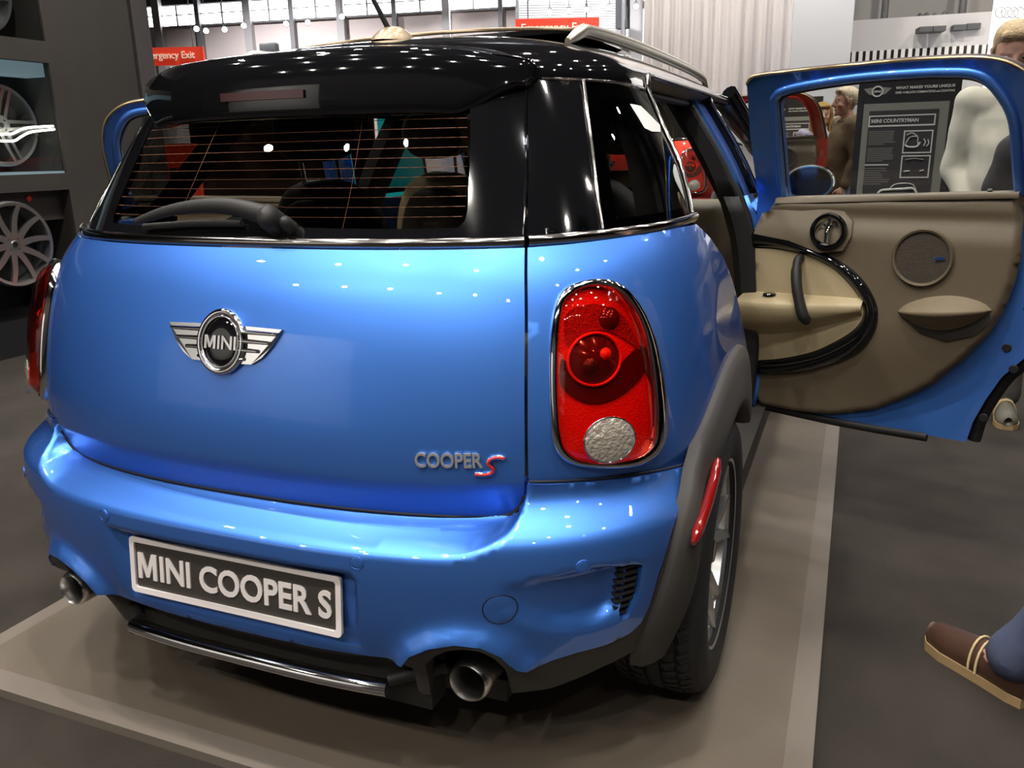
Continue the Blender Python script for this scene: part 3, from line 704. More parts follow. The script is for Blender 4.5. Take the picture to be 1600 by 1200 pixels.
# roof seam line (bright drip edge) and door opening trim
for s in (1, -1):
    y = np.linspace(.50, .90, 18); P = [(s*(float(xG(b, 1.402))+.002), b, 1.402) for b in y]; tube('roof_seam', P, .003, DCHR, CAR, 6)
    y = np.linspace(.97, 2.45, 40); P = roof_pt(np.ones(40)*s, y, .003); e0 = SG(1.320, 1.402, .003); r1 = P[2]; P = smooth_path([(s*e0[0], e0[1], e0[2]), (s*e0[0], e0[1]+.004, 1.418), (s*(e0[0]-.003), e0[1]+.018, 1.433), tuple(P[1]), tuple(P[2])], 4)+[tuple(p) for p in P[3:]]
    tube('door_aperture_trim', P, .0065, DCHR, CAR, 8)
    # cant rail below the roof edge (inner frame, seal)
    V = []; y = np.linspace(.96, 2.5, 30); e = roof_pt(np.ones(30)*s, y)
    P = np.stack([e+np.array([-s*.002, 0, -.002]), e+np.array([-s*.03, 0, -.018]), e+np.array([-s*.055, 0, -.030]), e+np.array([-s*.075, 0, -.010])], 1)
    grid('cant_rail', P, mat('cant_rail', (.34, .31, .27), .5), CAR, s > 0)
    P = np.stack([e+np.array([-s*.030, -.0, -.019]), e+np.array([-s*.042, 0, -.030]), e+np.array([-s*.056, 0, -.032])], 1)
    tube('aperture_seal', [tuple(p) for p in e+np.array([-s*.045, 0, -.034])], .011, SEAL, CAR, 8)
    # C-pillar jamb and seal along the door edge
    lo = smooth_path([(q, z) for q, z in doorE], 4); up = smooth_path([(1.142, 1.116), (1.187, 1.195), (1.211, 1.229), (1.244, 1.308), (1.320, 1.402)], 4)
    A = [SB(q, z, -.004) for q, z in reversed(lo)]; B = [SG(q, z, -.004) for q, z in up]; path = [np.array(p) for p in A+B]
    rowsj = []
    for p in path: rowsj.append([(s*p[0], p[1], p[2]), (s*(p[0]-.03), p[1]+.012, p[2]), (s*(p[0]-.06), p[1]+.014, p[2]), (s*(p[0]-.10), p[1]-.03, p[2])])
    grid('c_pillar_jamb', np.array(rowsj), SEAL, CAR, s < 0)
    tube('c_pillar_seal', [(s*(p[0]-.05), p[1]+.018, p[2]) for p in path], .012, SEAL, CAR, 8)
    # B-pillar: black seal land, painted jamb, inner trim
    for gr, z0, z1 in ((False, .38, 1.105), (True, 1.105, 1.435)):
        panel('b_pillar_seal_land', flank(s, -.045, gr), [(1.715, z0), (1.765, z0), (1.765, z1), (1.715, z1)], SEAL, CAR, step=.06, thick=.05, flip=s < 0)
        panel('b_pillar', flank(s, -.022, gr), [(1.762, z0), (1.90, z0), (1.90, z1), (1.762, z1)], PAINT, CAR, step=.06, thick=.03, flip=s < 0)
    P = [(s*(float((xB if z < 1.1 else xG)(1.79, z))-.046), 1.738, z) for z in np.linspace(.40, 1.42, 20)]; tube('b_pillar_seal', P, .013, SEAL, CAR, 8)
    V = [(s*(float((xB if z < 1.1 else xG)(1.8, z))-.11+d), 1.72+e, z) for z in np.linspace(.4, 1.42, 10) for d, e in ((.03, -.005), (-.01, .03), (.0, .14), (.05, .17))]
    grid('b_pillar_trim', np.array(V).reshape(10, 4, 3), DTRIM, CAR, s > 0)
    # dark inner trim of the C-pillar, round the small side window
    rows = []
    for z in np.linspace(1.06, 1.42, 9):
        ze = float(np.interp(z, [1.10, 1.402], [.70, .93])); rows.append([(s*(float(xG(max(y, .36), max(z, 1.1)))-.075), y, z) for y in np.linspace(ze-.12, ze+.03, 5)])
    grid('c_pillar_trim', np.array(rows), DTRIM, CAR, s < 0)
    # front door and fender (closed, mostly out of sight)
    fd = [(1.915, .36), (2.75, .36), (2.86, .62), (2.92, .90), (2.94, 1.085), (1.915, 1.085)]
    panel('front_door', flank(s), fd, PAINT, CAR, step=.08, thick=.03, flip=s < 0)
    fw = [(1.95, 1.125), (2.86, 1.125), (2.62, 1.36), (2.5, 1.425), (1.97, 1.425)]
    fo = [(1.915, 1.105), (2.95, 1.105), (2.66, 1.39), (2.52, 1.452), (1.93, 1.452)]
    panel('front_door_frame', flank(s, -.004, True), fo, BLKG, CAR, holes=[fw], step=.06, thick=.03, flip=s < 0)
    panel('front_door_glass', flank(s, -.010, True), fo, QGLASS, CAR, step=.1, thick=0, flip=s < 0)
    P = [(s*(float(xG(y, z))+.004), y, z) for y, z in smooth_path([(1.925, 1.11), (1.925, 1.25), (1.932, 1.38), (1.96, 1.435), (2.2, 1.452), (2.5, 1.452)], 6)]; tube('front_window_trim', P, .007, DCHR, CAR, 8)
    sl = [(1.03, .20), (2.95, .20), (2.95, .375), (1.10, .375)]
    panel('sill', flank(s, .012), sl, GRYP, CAR, step=.08, thick=.12, flip=s < 0)
    ff = [(2.87, .36), (3.05, .60), (3.30, .70), (3.56, .60), (3.66, .42), (3.66, .86), (3.3, .96), (2.96, 1.06), (2.94, .90), (2.88, .62)]
    panel('front_fender', flank(s), ff, PAINT, CAR, step=.08, thick=.04, flip=s < 0)
# scuttle, bonnet and nose
rows = []
for i, z in enumerate(np.linspace(.25, .86, 9)):
    w = float(WB(z)); r = []
    for t in np.linspace(-math.pi/2, math.pi/2, 31):
        r.append((w*math.copysign(abs(math.sin(t))**(2/2.8), t), 3.60+(.47-.25*((z-.5)**2))*abs(math.cos(t))**(2/2.8), z))
    rows.append(r)
grid('front_bumper', np.array(rows), PAINT, CAR, True)
rows = []
for j, y in enumerate(np.linspace(2.96, 4.04, 16)):
    k = (y-2.96)/1.08; w = .78*(1-max(0, k-.45)**2*1.6); rows.append([(w*v, y, .985-.06*k-.13*k**4-.10*abs(v)**3) for v in np.linspace(-1, 1, 21)])
grid('bonnet', np.array(rows), PAINT, CAR)
rows = [[(v*(.74-.16*t), 3.02-.46*t+.10*(v*v)*-1, .995+.495*t-.02*v*v) for v in np.linspace(-1, 1, 15)] for t in np.linspace(0, 1, 9)]
grid('windscreen', np.array(rows), WSGL, CAR, True)
for s in (1, -1):
    tube('a_pillar', [(s*.76, 2.93, 1.05), (s*.70, 2.70, 1.27), (s*.59, 2.46, 1.475)], .032, BLKG, CAR, 10)
    # outside mirror
    mi = empty('door_mirror', (0, 0, 0), CAR)
    M = Matrix.Translation((s*.905, 2.80, 1.105)) @ Matrix.Diagonal((.105, .075, .075, 1))
    bm = bmesh.new(); bmesh.ops.create_uvsphere(bm, u_segments=28, v_segments=16, radius=1)
    for v in bm.verts:
        if v.co.y < -.45: v.co.y = -.45
    bm.transform(M); from_bm('mirror_shell', bm, mat('mirror_shell', (.25, .27, .22), .08, .9, coat=1), mi, True)
    lathe('mirror_rim', [(.90, 0), (.97, .0), (1.0, -.2), (.93, -.3)], mat('mirror_cap', (.55, .60, .42), .1, .95), mi, 36, Matrix.Translation((s*.905, 2.765, 1.105)) @ Matrix.Diagonal((.102, .1, .074, 1)) @ Matrix.Rotation(math.pi/2, 4, 'X'))
    lathe('mirror_glass', [(0, 0), (.86, 0)], mat('mirror_glass', (.04, .045, .045), .05, 1.), mi, 36, Matrix.Translation((s*.905, 2.762, 1.105)) @ Matrix.Diagonal((.105, .1, .077, 1)) @ Matrix.Rotation(math.pi/2, 4, 'X') )
    tube('mirror_stem', [(s*.76, 2.83, 1.07), (s*.86, 2.82, 1.09)], .03, BLKG, mi, 10)
# ------------------------------------------------------------------ wheel arch cladding, rear
RO = Spl([(-14, .405), (5, .437), (20, .452), (32, .468), (50, .448), (70, .452), (90, .462), (105, .480), (122, .515), (140, .50), (165, .43)])
for s in (1, -1):
    rows = []; th = np.linspace(-12, 136, 60); WC = (.70, .335)
    for t in th:
        ro = float(RO(t)); ri = .352; c, sn = math.cos(math.radians(t)), math.sin(math.radians(t)); row = []
        for k, (f, o) in enumerate([(1.03, -.012), (1.0, .006), (.97, .013), (.7, .020), (.4, .026), (.12, .030), (.0, .028), (-.03, .012), (-.03, -.14)]):
            r = ri+(ro-ri)*f; y = WC[0]-r*c; z = WC[1]+r*sn
            yy = max(y, .16); x0 = float(xB(yy, max(z, .3))); k2 = float(smst((.50-yy)/.18)); x = x0+k2*max(0., float(xP(yy, min(max(z, .21), .66)))-x0) if z < .70 else x0
            row.append((s*(x+o), y, z))
        rows.append(row)
    grid('wheel_arch_cladding', np.array(rows), GRYP, CAR, s > 0)
    # wheel well
    rows = [[(s*x, .70-.365*math.cos(t), .335+.365*math.sin(t)) for x in (.80, .70, .56)] for t in np.linspace(-.25, math.pi+.25, 28)]
    grid('wheel_well', np.array(rows), BLKP, CAR, s < 0)
    e = []
    for y, z in ((.292, .545), (.495, .640)):
        x0 = float(xB(y, z)); e.append(np.array((s*(x0+float(smst((.50-y)/.18))*max(0., float(xP(y, z))-x0)+.033), y, z)))
    P = [e[0]+(e[1]-e[0])*t+np.array((s*.004*math.sin(math.pi*t), 0, 0)) for t in np.linspace(0, 1, 10)]
    tube('side_marker', P, [.006]+[.0135]*8+[.008], mat('marker_red', (.24, .006, .006), .12, coat=1), CAR, 10, flat=.8)
# ------------------------------------------------------------------ wheels
def make_wheel(root, c, s, side_face=True):
    """c: centre; axle along x; outer face towards s"""
    M = axis_M(c, (s, 0, 0))
    wh = empty('wheel', (0, 0, 0), root)
    R = .330; prof = [(.215, -.10), (.235, -.105), (.285, -.108), (.312, -.098)]
    xs_ = np.linspace(-.086, .086, 41)
    for i, x in enumerate(xs_):
        g = any(abs(x-g0) < .0045 for g0 in (-.055, -.018, .018, .055)); rr = R-.006*(abs(x)/.086)**4-(.009 if g else 0); prof.append((rr, x))
    prof += [(.316, .098), (.300, .106), (.275, .110), (.240, .106), (.222, .098), (.215, .088)]
    lathe('tire', prof, RUB, wh, 72, M, 28)
    mb = MB()
    for k in range(64):                       # tread sipes / blocks
        t = 2*math.pi*k/64
        for a0, a1, sk in ((-.082, -.058, .05), (-.051, -.022, .03), (.022, .051, -.03), (.058, .082, -.05)):
            V = []
            for tt, aa in ((t, a0), (t+.045, a0), (t+.045+sk, a1), (t+sk, a1)):
                rr = R+.0022-.006*(abs(aa)/.086)**4; V.append(tuple(M @ Vector((rr*math.cos(tt), rr*math.sin(tt), aa))))
            mb.add(V, [(0, 1, 2, 3)])
    mb.build('tread', RUB, wh)['kind'] = 'stuff'
    lathe('rim_barrel', [(.219, .098), (.226, .100), (.222, .090), (.205, .078), (.196, .04), (.190, -.09), (.215, -.10)], ALLOY, wh, 64, M)
    mb = MB()
    for k in range(5):
        for d in (-1, 1):
            t0 = 2*math.pi*k/5+d*.10; t1 = 2*math.pi*k/5+d*.235; V = []
            for j in range(7):
                f = j/6; r = .045+f*.165; t = t0+(t1-t0)*f; w = (.021-.006*f)
                zt = .058+.030*f**1.6+.008*math.sin(f*math.pi); e = (-math.sin(t), math.cos(t)); p = (r*math.cos(t), r*math.sin(t))
                V += [(p[0]+e[0]*w, p[1]+e[1]*w, zt-.004), (p[0]+e[0]*w*.5, p[1]+e[1]*w*.5, zt), (p[0]-e[0]*w*.5, p[1]-e[1]*w*.5, zt-.004*d), (p[0]-e[0]*w, p[1]-e[1]*w, zt-.010), (p[0]-e[0]*w*.7, p[1]-e[1]*w*.7, zt-.035), (p[0]+e[0]*w*.7, p[1]+e[1]*w*.7, zt-.035)]
            F = [(j*6+a, j*6+(a+1) % 6, (j+1)*6+(a+1) % 6, (j+1)*6+a) for j in range(6) for a in range(6)]
            o = mesh('spoke', [M @ Vector(v) for v in V], F, ALLOY, wh); sharp(o, 40)
    lathe('hub', [(0, .078), (.030, .078), (.034, .072), (.062, .062), (.066, .03), (.06, -.02)], ALLOY, wh, 40, M)
    lathe('hub_cap', [(0, .083), (.026, .082), (.028, .077)], BLKG, wh, 30, M)
    for k in range(5):
        t = 2*math.pi*(k+.5)/5; c2 = M @ Vector((.05*math.cos(t), .05*math.sin(t), .055)); lathe('wheel_bolt', [(0, .012), (.008, .012), (.009, 0)], CHR, wh, 10, axis_M(c2, (s, 0, 0)))
    lathe('brake_disc', [(.06, .0), (.14, .0), (.14, -.02), (.06, -.02)], mat('brake_iron', (.12, .11, .10), .4, .8), wh, 40, M)
    return wh
for s in (1, -1):
    make_wheel(CAR, (s*.775, .70, .330), s); make_wheel(CAR, (s*.775, 3.295, .330), s)
# ------------------------------------------------------------------ interior
tub = MB(); tub.box((-.80, .55, .20), (.80, 2.9, .30)); tub.build('floor_pan', DTRIM, CAR)
mb = MB(); mb.box((-.70, .25, .30), (.70, .98, .62)); mb.build('boot_floor', DTRIM, CAR)
for s in (1, -1):
    y0 = .30; rows = [[(s*(min(float(xB(max(y, .32), z)), float(xB(.9, z)))-.10-.02*math.sin(z*9)), y, z) for y in np.linspace(.40, .92, 8)] for z in np.linspace(.45, 1.08, 8)]
    grid('boot_side_trim', np.array(rows), DTRIM, CAR, s < 0)
def seat(x, y, zc, rear=False, col=LEATH, col2=CREAM):
    r = empty('seat', (0, 0, 0), CAR)
    def soft(name, w, d, h, M, m, e=3.0, taper=0.):
        V = []; F = []; nu, nv = 28, 14
        for i in range(nv+1):
            ph = -math.pi/2+math.pi*i/nv; cz = math.copysign(abs(math.sin(ph))**(2/e), ph); cr = max(0, math.cos(ph))**(2/e)
            for k in range(nu):
                t = 2*math.pi*k/nu; cx = math.copysign(abs(math.cos(t))**(2/e), math.cos(t)); cy = math.copysign(abs(math.sin(t))**(2/e), math.sin(t))
                V.append(M @ Vector((w/2*cx*cr*(1-taper*max(0, cz)), d/2*cy*cr, h/2*cz)))
        for i in range(nv):
            for k in range(nu): F.append((i*nu+k, i*nu+(k+1) % nu, (i+1)*nu+(k+1) % nu, (i+1)*nu+k))
        return mesh(name, V, F, m, r)
    tilt = Matrix.Rotation(math.radians(-14), 4, 'X')   # leans back (towards the tailgate)
    B = Matrix.Translation((x, y, zc)) @ Matrix.Rotation(math.radians(14), 4, 'X')
    soft('backrest', .48, .13, .66, B @ Matrix.Translation((0, 0, -.03)), col2 if not rear else col, 3.6, .28)
    soft('backrest_back', .40, .05, .58, B @ Matrix.Translation((0, -.058, -.03)), col, 3.4, .3)
    soft('cushion', .50, .50, .16, Matrix.Translation((x, y+.28, zc-.36)), col2, 3.5)
    soft('headrest', .285, .10, .185, B @ Matrix.Translation((0, .03, .445)), col2 if not rear else col, 2.8, .12)
    soft('headrest_back', .23, .05, .165, B @ Matrix.Translation((0, -.018, .443)), col, 2.8, .12)
    for d in (-.065, .065):
        tube('headrest_post', [tuple(B @ Vector((d, .01, .26))), tuple(B @ Vector((d, .02, .42)))], .0065, CHR, r, 8)
    return r
for s in (1, -1):
    seat(s*.41, 1.10, .90, True); seat(s*.36, 1.80, .90)
bev_box('dashboard', (-.70, 2.48, .60), (.70, 2.92, 1.03), .05, BEIGE, CAR)
bmv = tube('steering_wheel', [(-.36+.185*math.cos(t), 2.42+.05*math.sin(t), .98+.18*math.sin(t)) for t in np.linspace(0, 2*math.pi, 28, endpoint=False)], .016, BLKP, CAR, 8, True)
P = smooth_path([(-.02, 2.46, 1.40), (-.02, 2.44, 1.385)], 2); bev_box('rear_view_mirror', (-.12, 2.41, 1.335), (.12, 2.435, 1.395), .01, BLKP, CAR)
# ------------------------------------------------------------------ rear doors, standing open
DO = [(-.022, 1.445), (.0, 1.462), (.06, 1.467), (.24, 1.471), (.41, 1.473), (.57, 1.470), (.658, 1.458), (.716, 1.428), (.755, 1.382), (.780, 1.305), (.790, 1.2), (.797, 1.1), (.805, .98), (.806, .86), (.800, .74), (.782, .656), (.732, .591), (.699, .516), (.673, .44), (.662, .374), (.554, .374), (.40, .369), (.253, .367), (.121, .363), (.01, .362), (-.030, .39), (-.047, .536), (-.055, .854), (-.055, 1.1), (-.042, 1.3)]
DW = [(.056, 1.382), (.066, 1.401), (.087, 1.414), (.158, 1.426), (.306, 1.437), (.45, 1.438), (.539, 1.435), (.602, 1.427), (.642, 1.403), (.680, 1.350), (.698, 1.298), (.706, 1.21), (.710, 1.120), (.37, 1.106), (.036, 1.092), (.036, 1.137), (.048, 1.278)]
DT = [(.036, 1.098), (.37, 1.110), (.725, 1.124), (.745, .948), (.738, .875), (.723, .800), (.692, .720), (.634, .635), (.555, .542), (.485, .488), (.394, .429), (.252, .384), (.121, .372), (.004, .374), (-.020, .411), (-.034, .491), (-.036, .722), (-.015, .945), (-.005, 1.052), (.01, 1.085)]
BO = [(-.034, 1.003), (.03, .992), (.099, .974), (.186, .943), (.270, .909), (.334, .863), (.379, .800), (.393, .746), (.384, .690), (.345, .626), (.258, .568), (.132, .518), (-.036, .487)]
BI = [(-.034, .935), (.02, .937), (.080, .934), (.167, .919), (.242, .887), (.296, .842), (.336, .794), (.348, .751), (.328, .706), (.271, .657), (.191, .607), (.084, .568), (-.036, .541)]
DPAINT = PAINT
def make_door(s, ang, usc=1., ext=0.):
    WIN = [(u+ext*float(smst((u-.5)/.15)), z) for u, z in DW]
    a = math.radians(ang); H = np.array([.845, 1.80]); du = np.array([math.sin(a), -math.cos(a)]); nn = np.array([-math.cos(a), -math.sin(a)])
    def mp(u, z, w):
        u = np.asarray(u, float)*usc; z = np.asarray(z, float); w = np.asarray(w, float)+.58*np.maximum(0, z-1.10)
        return np.stack([s*(H[0]+u*du[0]+w*nn[0]), H[1]+u*du[1]+w*nn[1], z+0*u], -1)
    fl = s < 0
    root = panel('rear_door', lambda u, v, i: mp(u, v, -i), DO, PAINT, CAR, holes=[WIN], step=.03, thick=.065, flip=fl)
    P = lambda n, f, o, m, **k: panel(n, f, o, m, root, flip=fl, **k)
    P('outer_skin', lambda u, v, i: mp(u, v, -.066+0*np.asarray(u)), DO, PAINT, holes=[WIN], step=.06, thick=0)
    P('door_glass', lambda u, v, i: mp(u, v, -.035+0*np.asarray(u)), WIN, CGLASS, step=.08, thick=0)
    T = lambda n, pts, w, r, m, seg=10, closed=False, flat=1.: tube(n, mp([p[0] for p in pts], [p[1] for p in pts], w), r, m, root, seg, closed, flat)
    T('window_surround', smooth_path([(.034, 1.10), (.035, 1.137), (.047, 1.278)]+[(x, y+.006) for x, y in WIN[:12]]+[(.715+ext, 1.122)], 4), .004, .014, PAINT, 12)
    win = [(.37+(x-.37)*.99, 1.26+(y-1.26)*.985) for x, y in WIN]; T('window_seal', smooth_path(win, 4, True), -.014, .009, SEAL, 8, True)
    up = [p for p in smooth_path(DO[:12], 4)]; T('frame_seal', up, -.020, .014, mat('frame_seal', (.03, .012, .012), .5), 8)
    T('frame_lip', [(p[0], p[1]+.004) for p in up], .003, .0035, mat('lip', (.55, .43, .22), .3, .6), 6)
    def mt(u, z, w): return mp(u, z, np.asarray(w, float)+.050*smst((np.asarray(z, float)-.38)/.36)*smst((1.105-np.asarray(z, float))/.13))
    # trim panel
    def trw(u, v): return .028+.026*smst((np.asarray(v)-1.035)/.05)*1.0-.02*smst((np.asarray(v)-1.10)/.02)
    dt = np.array(DT)
    def tr(u, v, i):
        d = pdist(np.stack([u, v], 1), dt, True); return mt(u, v, (trw(u, v)-.02)*smst(d/.018)+.02*smst(d/.010)-i)
    P('door_trim', tr, DT, TAUPE, step=.011, thick=.018)
    us = np.linspace(.030, .722, 24); zs = np.interp(us, [.036, .37, .71], [1.094, 1.108, 1.122])
    grid('window_sill_trim', np.stack([mt(us, zs-.012, .056+0*us), mt(us, zs+.002, .052+0*us), mt(us, zs+.006, .040+0*us), mt(us, zs+.006, -.03+0*us), mt(us, zs+.005, -.071+0*us), mt(us, zs-.03, -.071+0*us)], 1), TAUPE, root)
    # black glossy loop and cream insert
    bo = smooth_path(BO, 4); bi = smooth_path(BI, 4); V = []; n = len(bo); F = []
    for t, h in ((0, .02), (.05, .034), (.3, .046), (.6, .046), (.9, .036), (1., .018)):
        V += list(mt([p[0]+(q[0]-p[0])*t for p, q in zip(bo, bi)], [p[1]+(q[1]-p[1])*t for p, q in zip(bo, bi)], h))
    for i in range(5):
        for k in range(n-1): F.append((i*n+k, i*n+k+1, (i+1)*n+k+1, (i+1)*n+k))
    mesh('trim_loop', V, F, BLKG, root)
    P('trim_insert', lambda u, v, i: mt(u, v, .032+0*np.asarray(u)), [tuple(p) for p in bi], CREAM, step=.03, thick=0)
    # arm rest, pointed towards the latch
    rows = []
    for u in np.linspace(-.042, .345, 22):
        f = max(0., 1-max(0, (u-.02)/.325)**1.5); pr = .020+.062*f; zt = .772+.010*(u/.35); hb = .09*f+.012
        rows.append(mt(u+np.zeros(9), np.array([zt+.022, zt+.006, zt, zt-.006, zt-.022, zt-.045*f-.02, zt-.07*f-.022, zt-hb-.02, zt-hb-.03]), np.array([.028, .030+pr*.75, .032+pr*.93, .032+pr, .032+pr, .032+pr*.85, .032+pr*.5, .034, .028])))
    grid('arm_rest', np.array(rows), CREAM, root)
    lathe('arm_rest_button', [(0, .004), (.018, .004), (.022, 0)], BLKG, root, 24, Matrix.Translation(Vector(mt(.052, .792, .058))))
    g0, g1 = mt(.150, .905, .045), mt(.188, .748, .105); mid = mt(.160, .82, .10)
    tube('pull_handle', smooth_path([mt(.138, .915, .03), mt(.142, .900, .070), mt(.156, .84, .098), mt(.176, .77, .104), mt(.187, .738, .100), mt(.190, .724, .080)], 5), [.014]+[.017]*6+[.021]*8+[.022]*6+[.020]*4+[.014], BLKP, root, 12, flat=.8)
    # inner release: dish in a dark pod
    D = (Vector(mt(.2, .9, 1.)) - Vector(mt(.2, .9, 0.))).normalized()
    pod = []
    P('handle_pod', lambda u, v, i: mt(u, v, .036+.010*smst((.30-np.asarray(u))/.05)-i), [(-.02, .985), (.10, .968), (.20, .935), (.272, .945), (.292, .99), (.285, 1.035), (.255, 1.062), (.20, 1.068), (.12, 1.060), (.03, 1.062), (-.008, 1.05)], TAUPE, step=.025, thick=.02)
    lathe('release_ring', [(.040, 0), (.047, .012), (.054, .014), (.058, 0)], BLKG, root, 40, axis_M(mt(.224, 1.002, .048), D))
    lathe('release_dish', [(0, -.016), (.02, -.013), (.036, -.002), (.042, .010)], CHR, root, 40, axis_M(mt(.224, 1.002, .050), D))
    tube('release_lever', [mt(.226, 1.036, .062), mt(.224, 1.002, .058), mt(.226, .968, .062)], [.007, .010, .007], CHR, root, 8)
    # loudspeaker
    sc = mt(.500, .937, .030)
    lathe('speaker_ring', [(.074, 0), (.076, .008), (.082, .010), (.086, 0)], mat('speaker_ring', (.17, .14, .09), .35, .3), root, 48, axis_M(sc, D))
    lathe('speaker_grille', [(0, .003), (.05, .004), (.076, .003)], mat('speaker_mesh', (.075, .06, .042), .7, bump=.8, bscale=500), root, 48, axis_M(sc, D))
    V = mt([.535, .562, .562, .535], [.932, .936, .944, .940], .0385); mesh('speaker_badge', V, [(0, 1, 2, 3)], CHR, root)
    # map pocket
    rows = []
    for t in np.linspace(0, 1, 17):
        u = .447+.25*t; k = math.sin(math.pi*t)**.6; zt = .772+.028*t
        rows.append(mt(u+np.zeros(7), np.array([zt+.045*k, zt+.03*k, zt+.008*k, zt, zt-.012*k, zt-.04*k, zt-.075*k]), np.array([.028, .030+.012*k, .030+.052*k, .030+.058*k, .030+.05*k, .030+.012*k, .026])))
    grid('map_pocket', np.array(rows), BEIGE, root)
    P('pocket_shade', lambda u, v, i: mt(u, v, .034+0*np.asarray(u)), [(.452, .764), (.57, .785), (.694, .792), (.70, .77), (.665, .725), (.59, .697), (.515, .715)], mat('pocket_dark', (.02, .017, .012), .8), step=.03, thick=0)  # flat dark sheet painted in for the shade below the pocket lip
    tube('lock_knob', [mt(.645, 1.105, .02), mt(.645, 1.132, .02)], .0065, BLKP, root, 8)
    lathe('lock_collar', [(0.006, .0), (.011, .0), (.011, .006), (.007, .008)], BEIGE, root, 16, Matrix.Translation(Vector(mt(.645, 1.118, .02))))
    # seals, plugs, bolts
    T('arch_seal', smooth_path([(.815, .86), (.810, .735), (.790, .650), (.742, .585), (.708, .512), (.684, .44), (.674, .37)], 4), -.05, .020, SEAL, 8)
    T('bottom_seal', [(-.02, .372), (.12, .366), (.25, .362), (.40, .362), (.55, .366)], -.006, .016, SEAL, 8)
    for u, z in ((.735, .68), (.775, .80), (.70, .46), (.76, .62)):
        lathe('door_plug', [(0, .002), (.011, .002), (.013, 0)], SEAL, root, 16, axis_M(mp(u, z, .001), D))
    P('latch', lambda u, v, i: mp(u, v, .004-i), [(.762, .93), (.80, .94), (.798, 1.0), (.765, 1.0)], DCHR, step=.05, thick=.004)
    for z in (.50, .88):
        P_ = mp([-.06, -.06, -.10, -.10], [z-.03, z+.03, z+.03, z-.03], -.03)
        tube('hinge', [mp(-.03, z, -.02), mp(-.09, z, -.035), mp(-.12, z, -.06)], .020, PAINT, root, 8)
    T('hinge_edge_trim', [(-.05, .42), (-.052, .7), (-.054, .95), (-.05, 1.08)], -.015, .012, SEAL, 8)
    return root
make_door(1, 72); make_door(-1, 60, 1.10, .042)
# ================================================================== far hall
def hp(u, d, z):
    """hall position seen at picture column u (near the horizon), d metres away, at height z"""
    p = at(u, 240, d); return np.array([p[0], p[1], z])
def wall_quad(name, p0, p1, z0, z1, th, m, parent=None, kind=None):
    """upright slab from plan point p0 to p1"""
    p0 = np.array(p0[:2]); p1 = np.array(p1[:2]); d = p1-p0; n = np.array([d[1], -d[0]])/np.linalg.norm(d)
    if n @ (CAM[:2]-p0) < 0: n = -n
    q = [p0, p1, p1-n*th, p0-n*th]; V = [(*a, z0) for a in q]+[(*a, z1) for a in q]
    o = mesh(name, V, [(0, 1, 2, 3)[::-1], (4, 5, 6, 7), (0, 1, 5, 4), (1, 2, 6, 5), (2, 3, 7, 6), (3, 0, 4, 7)], m, parent, False)
    if kind: tag(o, kind=kind)
    return o
WALLM = mat('hall_wall', (.60, .51, .49), .8, noise=.06, nscale=.4)
STEEL = mat('hall_steel', (.17, .165, .17), .6)
DARKC = mat('hall_ceiling', (.022, .021, .024), .9)
# ceiling over the whole hall
mb = MB(); mb.box((-30, -14, 9.6), (30, 46, 9.8)); tag(mb.build('ceiling', DARKC), kind='structure')
wall_quad('wall_left', (-29.5, -13.5), (-29.5, 45), -.03, 9.6, .3, mat('hall_side', (.12, .115, .115), .9), kind='structure')
wall_quad('wall_right', (29.5, -13.5), (29.5, 45), -.03, 9.6, .3, MATS['hall_side'], kind='structure')
wall_quad('wall_rear', (-29.5, -13.5), (29.5, -13.5), -.03, 9.6, .3, mat('hall_rear', (.20, .19, .185), .9), kind='structure')
wall_quad('wall_reflector', (-9.5, -7.6), (-2.5, -8.2), -.03, 3.7, .2, mat('reflector_white', (.80, .80, .80), .6), kind='structure')  # unseen white wall, added and sized to show bright in chrome and paint
wall_quad('wall_back', (-29.5, 45.4), (29.5, 45.4), -.03, 9.6, .3, mat('hall_back', (.34, .31, .30), .9), kind='structure')
A0, A1 = hp(150, 38.5, 0), hp(1150, 33.0, 0)
def onwall(u):
    """point of the far wall at picture column u"""
    d = CF+CR*(u-800)/FPX; d = d[:2]; w = A1[:2]-A0[:2]
    M2 = np.array([[d[0], -w[0]], [d[1], -w[1]]]); t, k = np.linalg.solve(M2, A0[:2]-CAM[:2]); return A0[:2]+w*k
wall_quad('wall_far', A0, A1, -.03, 6.80, .4, WALLM, kind='structure')
wall_quad('wall_far_head', A0+np.array([0, 0, 0]), A1, 7.70, 9.6, .4, DARKC, kind='structure')
SKYW = mat('clerestory_light', (.9, .95, 1), .5, emit=(.93, .96, 1.0), es=9)
cols = [236, 250, 311, 370, 437, 501, 567, 644, 714, 792, 868, 960, 1010]
for i, u in enumerate(cols):
    p = onwall(u); q = onwall(u+ (6 if i % 2 else 10)); k = (CAM[:2]-p); k = k/np.linalg.norm(k)*.35
    o = wall_quad('trim_%d' % (i+1), p+k, q+k, -.03, 9.4, .3, STEEL if i % 2 else mat('hall_column', (.36, .34, .34), .7), kind='structure')
for i in range(len(cols)-1):
    a, b = onwall(cols[i]+8), onwall(cols[i+1]); w = empty('window_%d' % (i+1)); tag(w, kind='structure')
    wall_quad('pane', a, b, 6.85, 7.65, .1, SKYW, w)
    n = 2
    for k in range(1, n):
        p = a+(b-a)*k/n; kk = (CAM[:2]-p)/np.linalg.norm(CAM[:2]-p)*.15; wall_quad('mullion', p+kk, p+kk+(b-a)/np.linalg.norm(b-a)*.07, 6.85, 7.65, .06, MATS['hall_column'], w)
    kk = (CAM[:2]-a)/np.linalg.norm(CAM[:2]-a)*.15; wall_quad('transom', a+kk, b+kk, 7.25, 7.29, .05, MATS['hall_column'], w)
    wall_quad('sill', a+kk, b+kk, 6.77, 6.85, .25, STEEL, w)
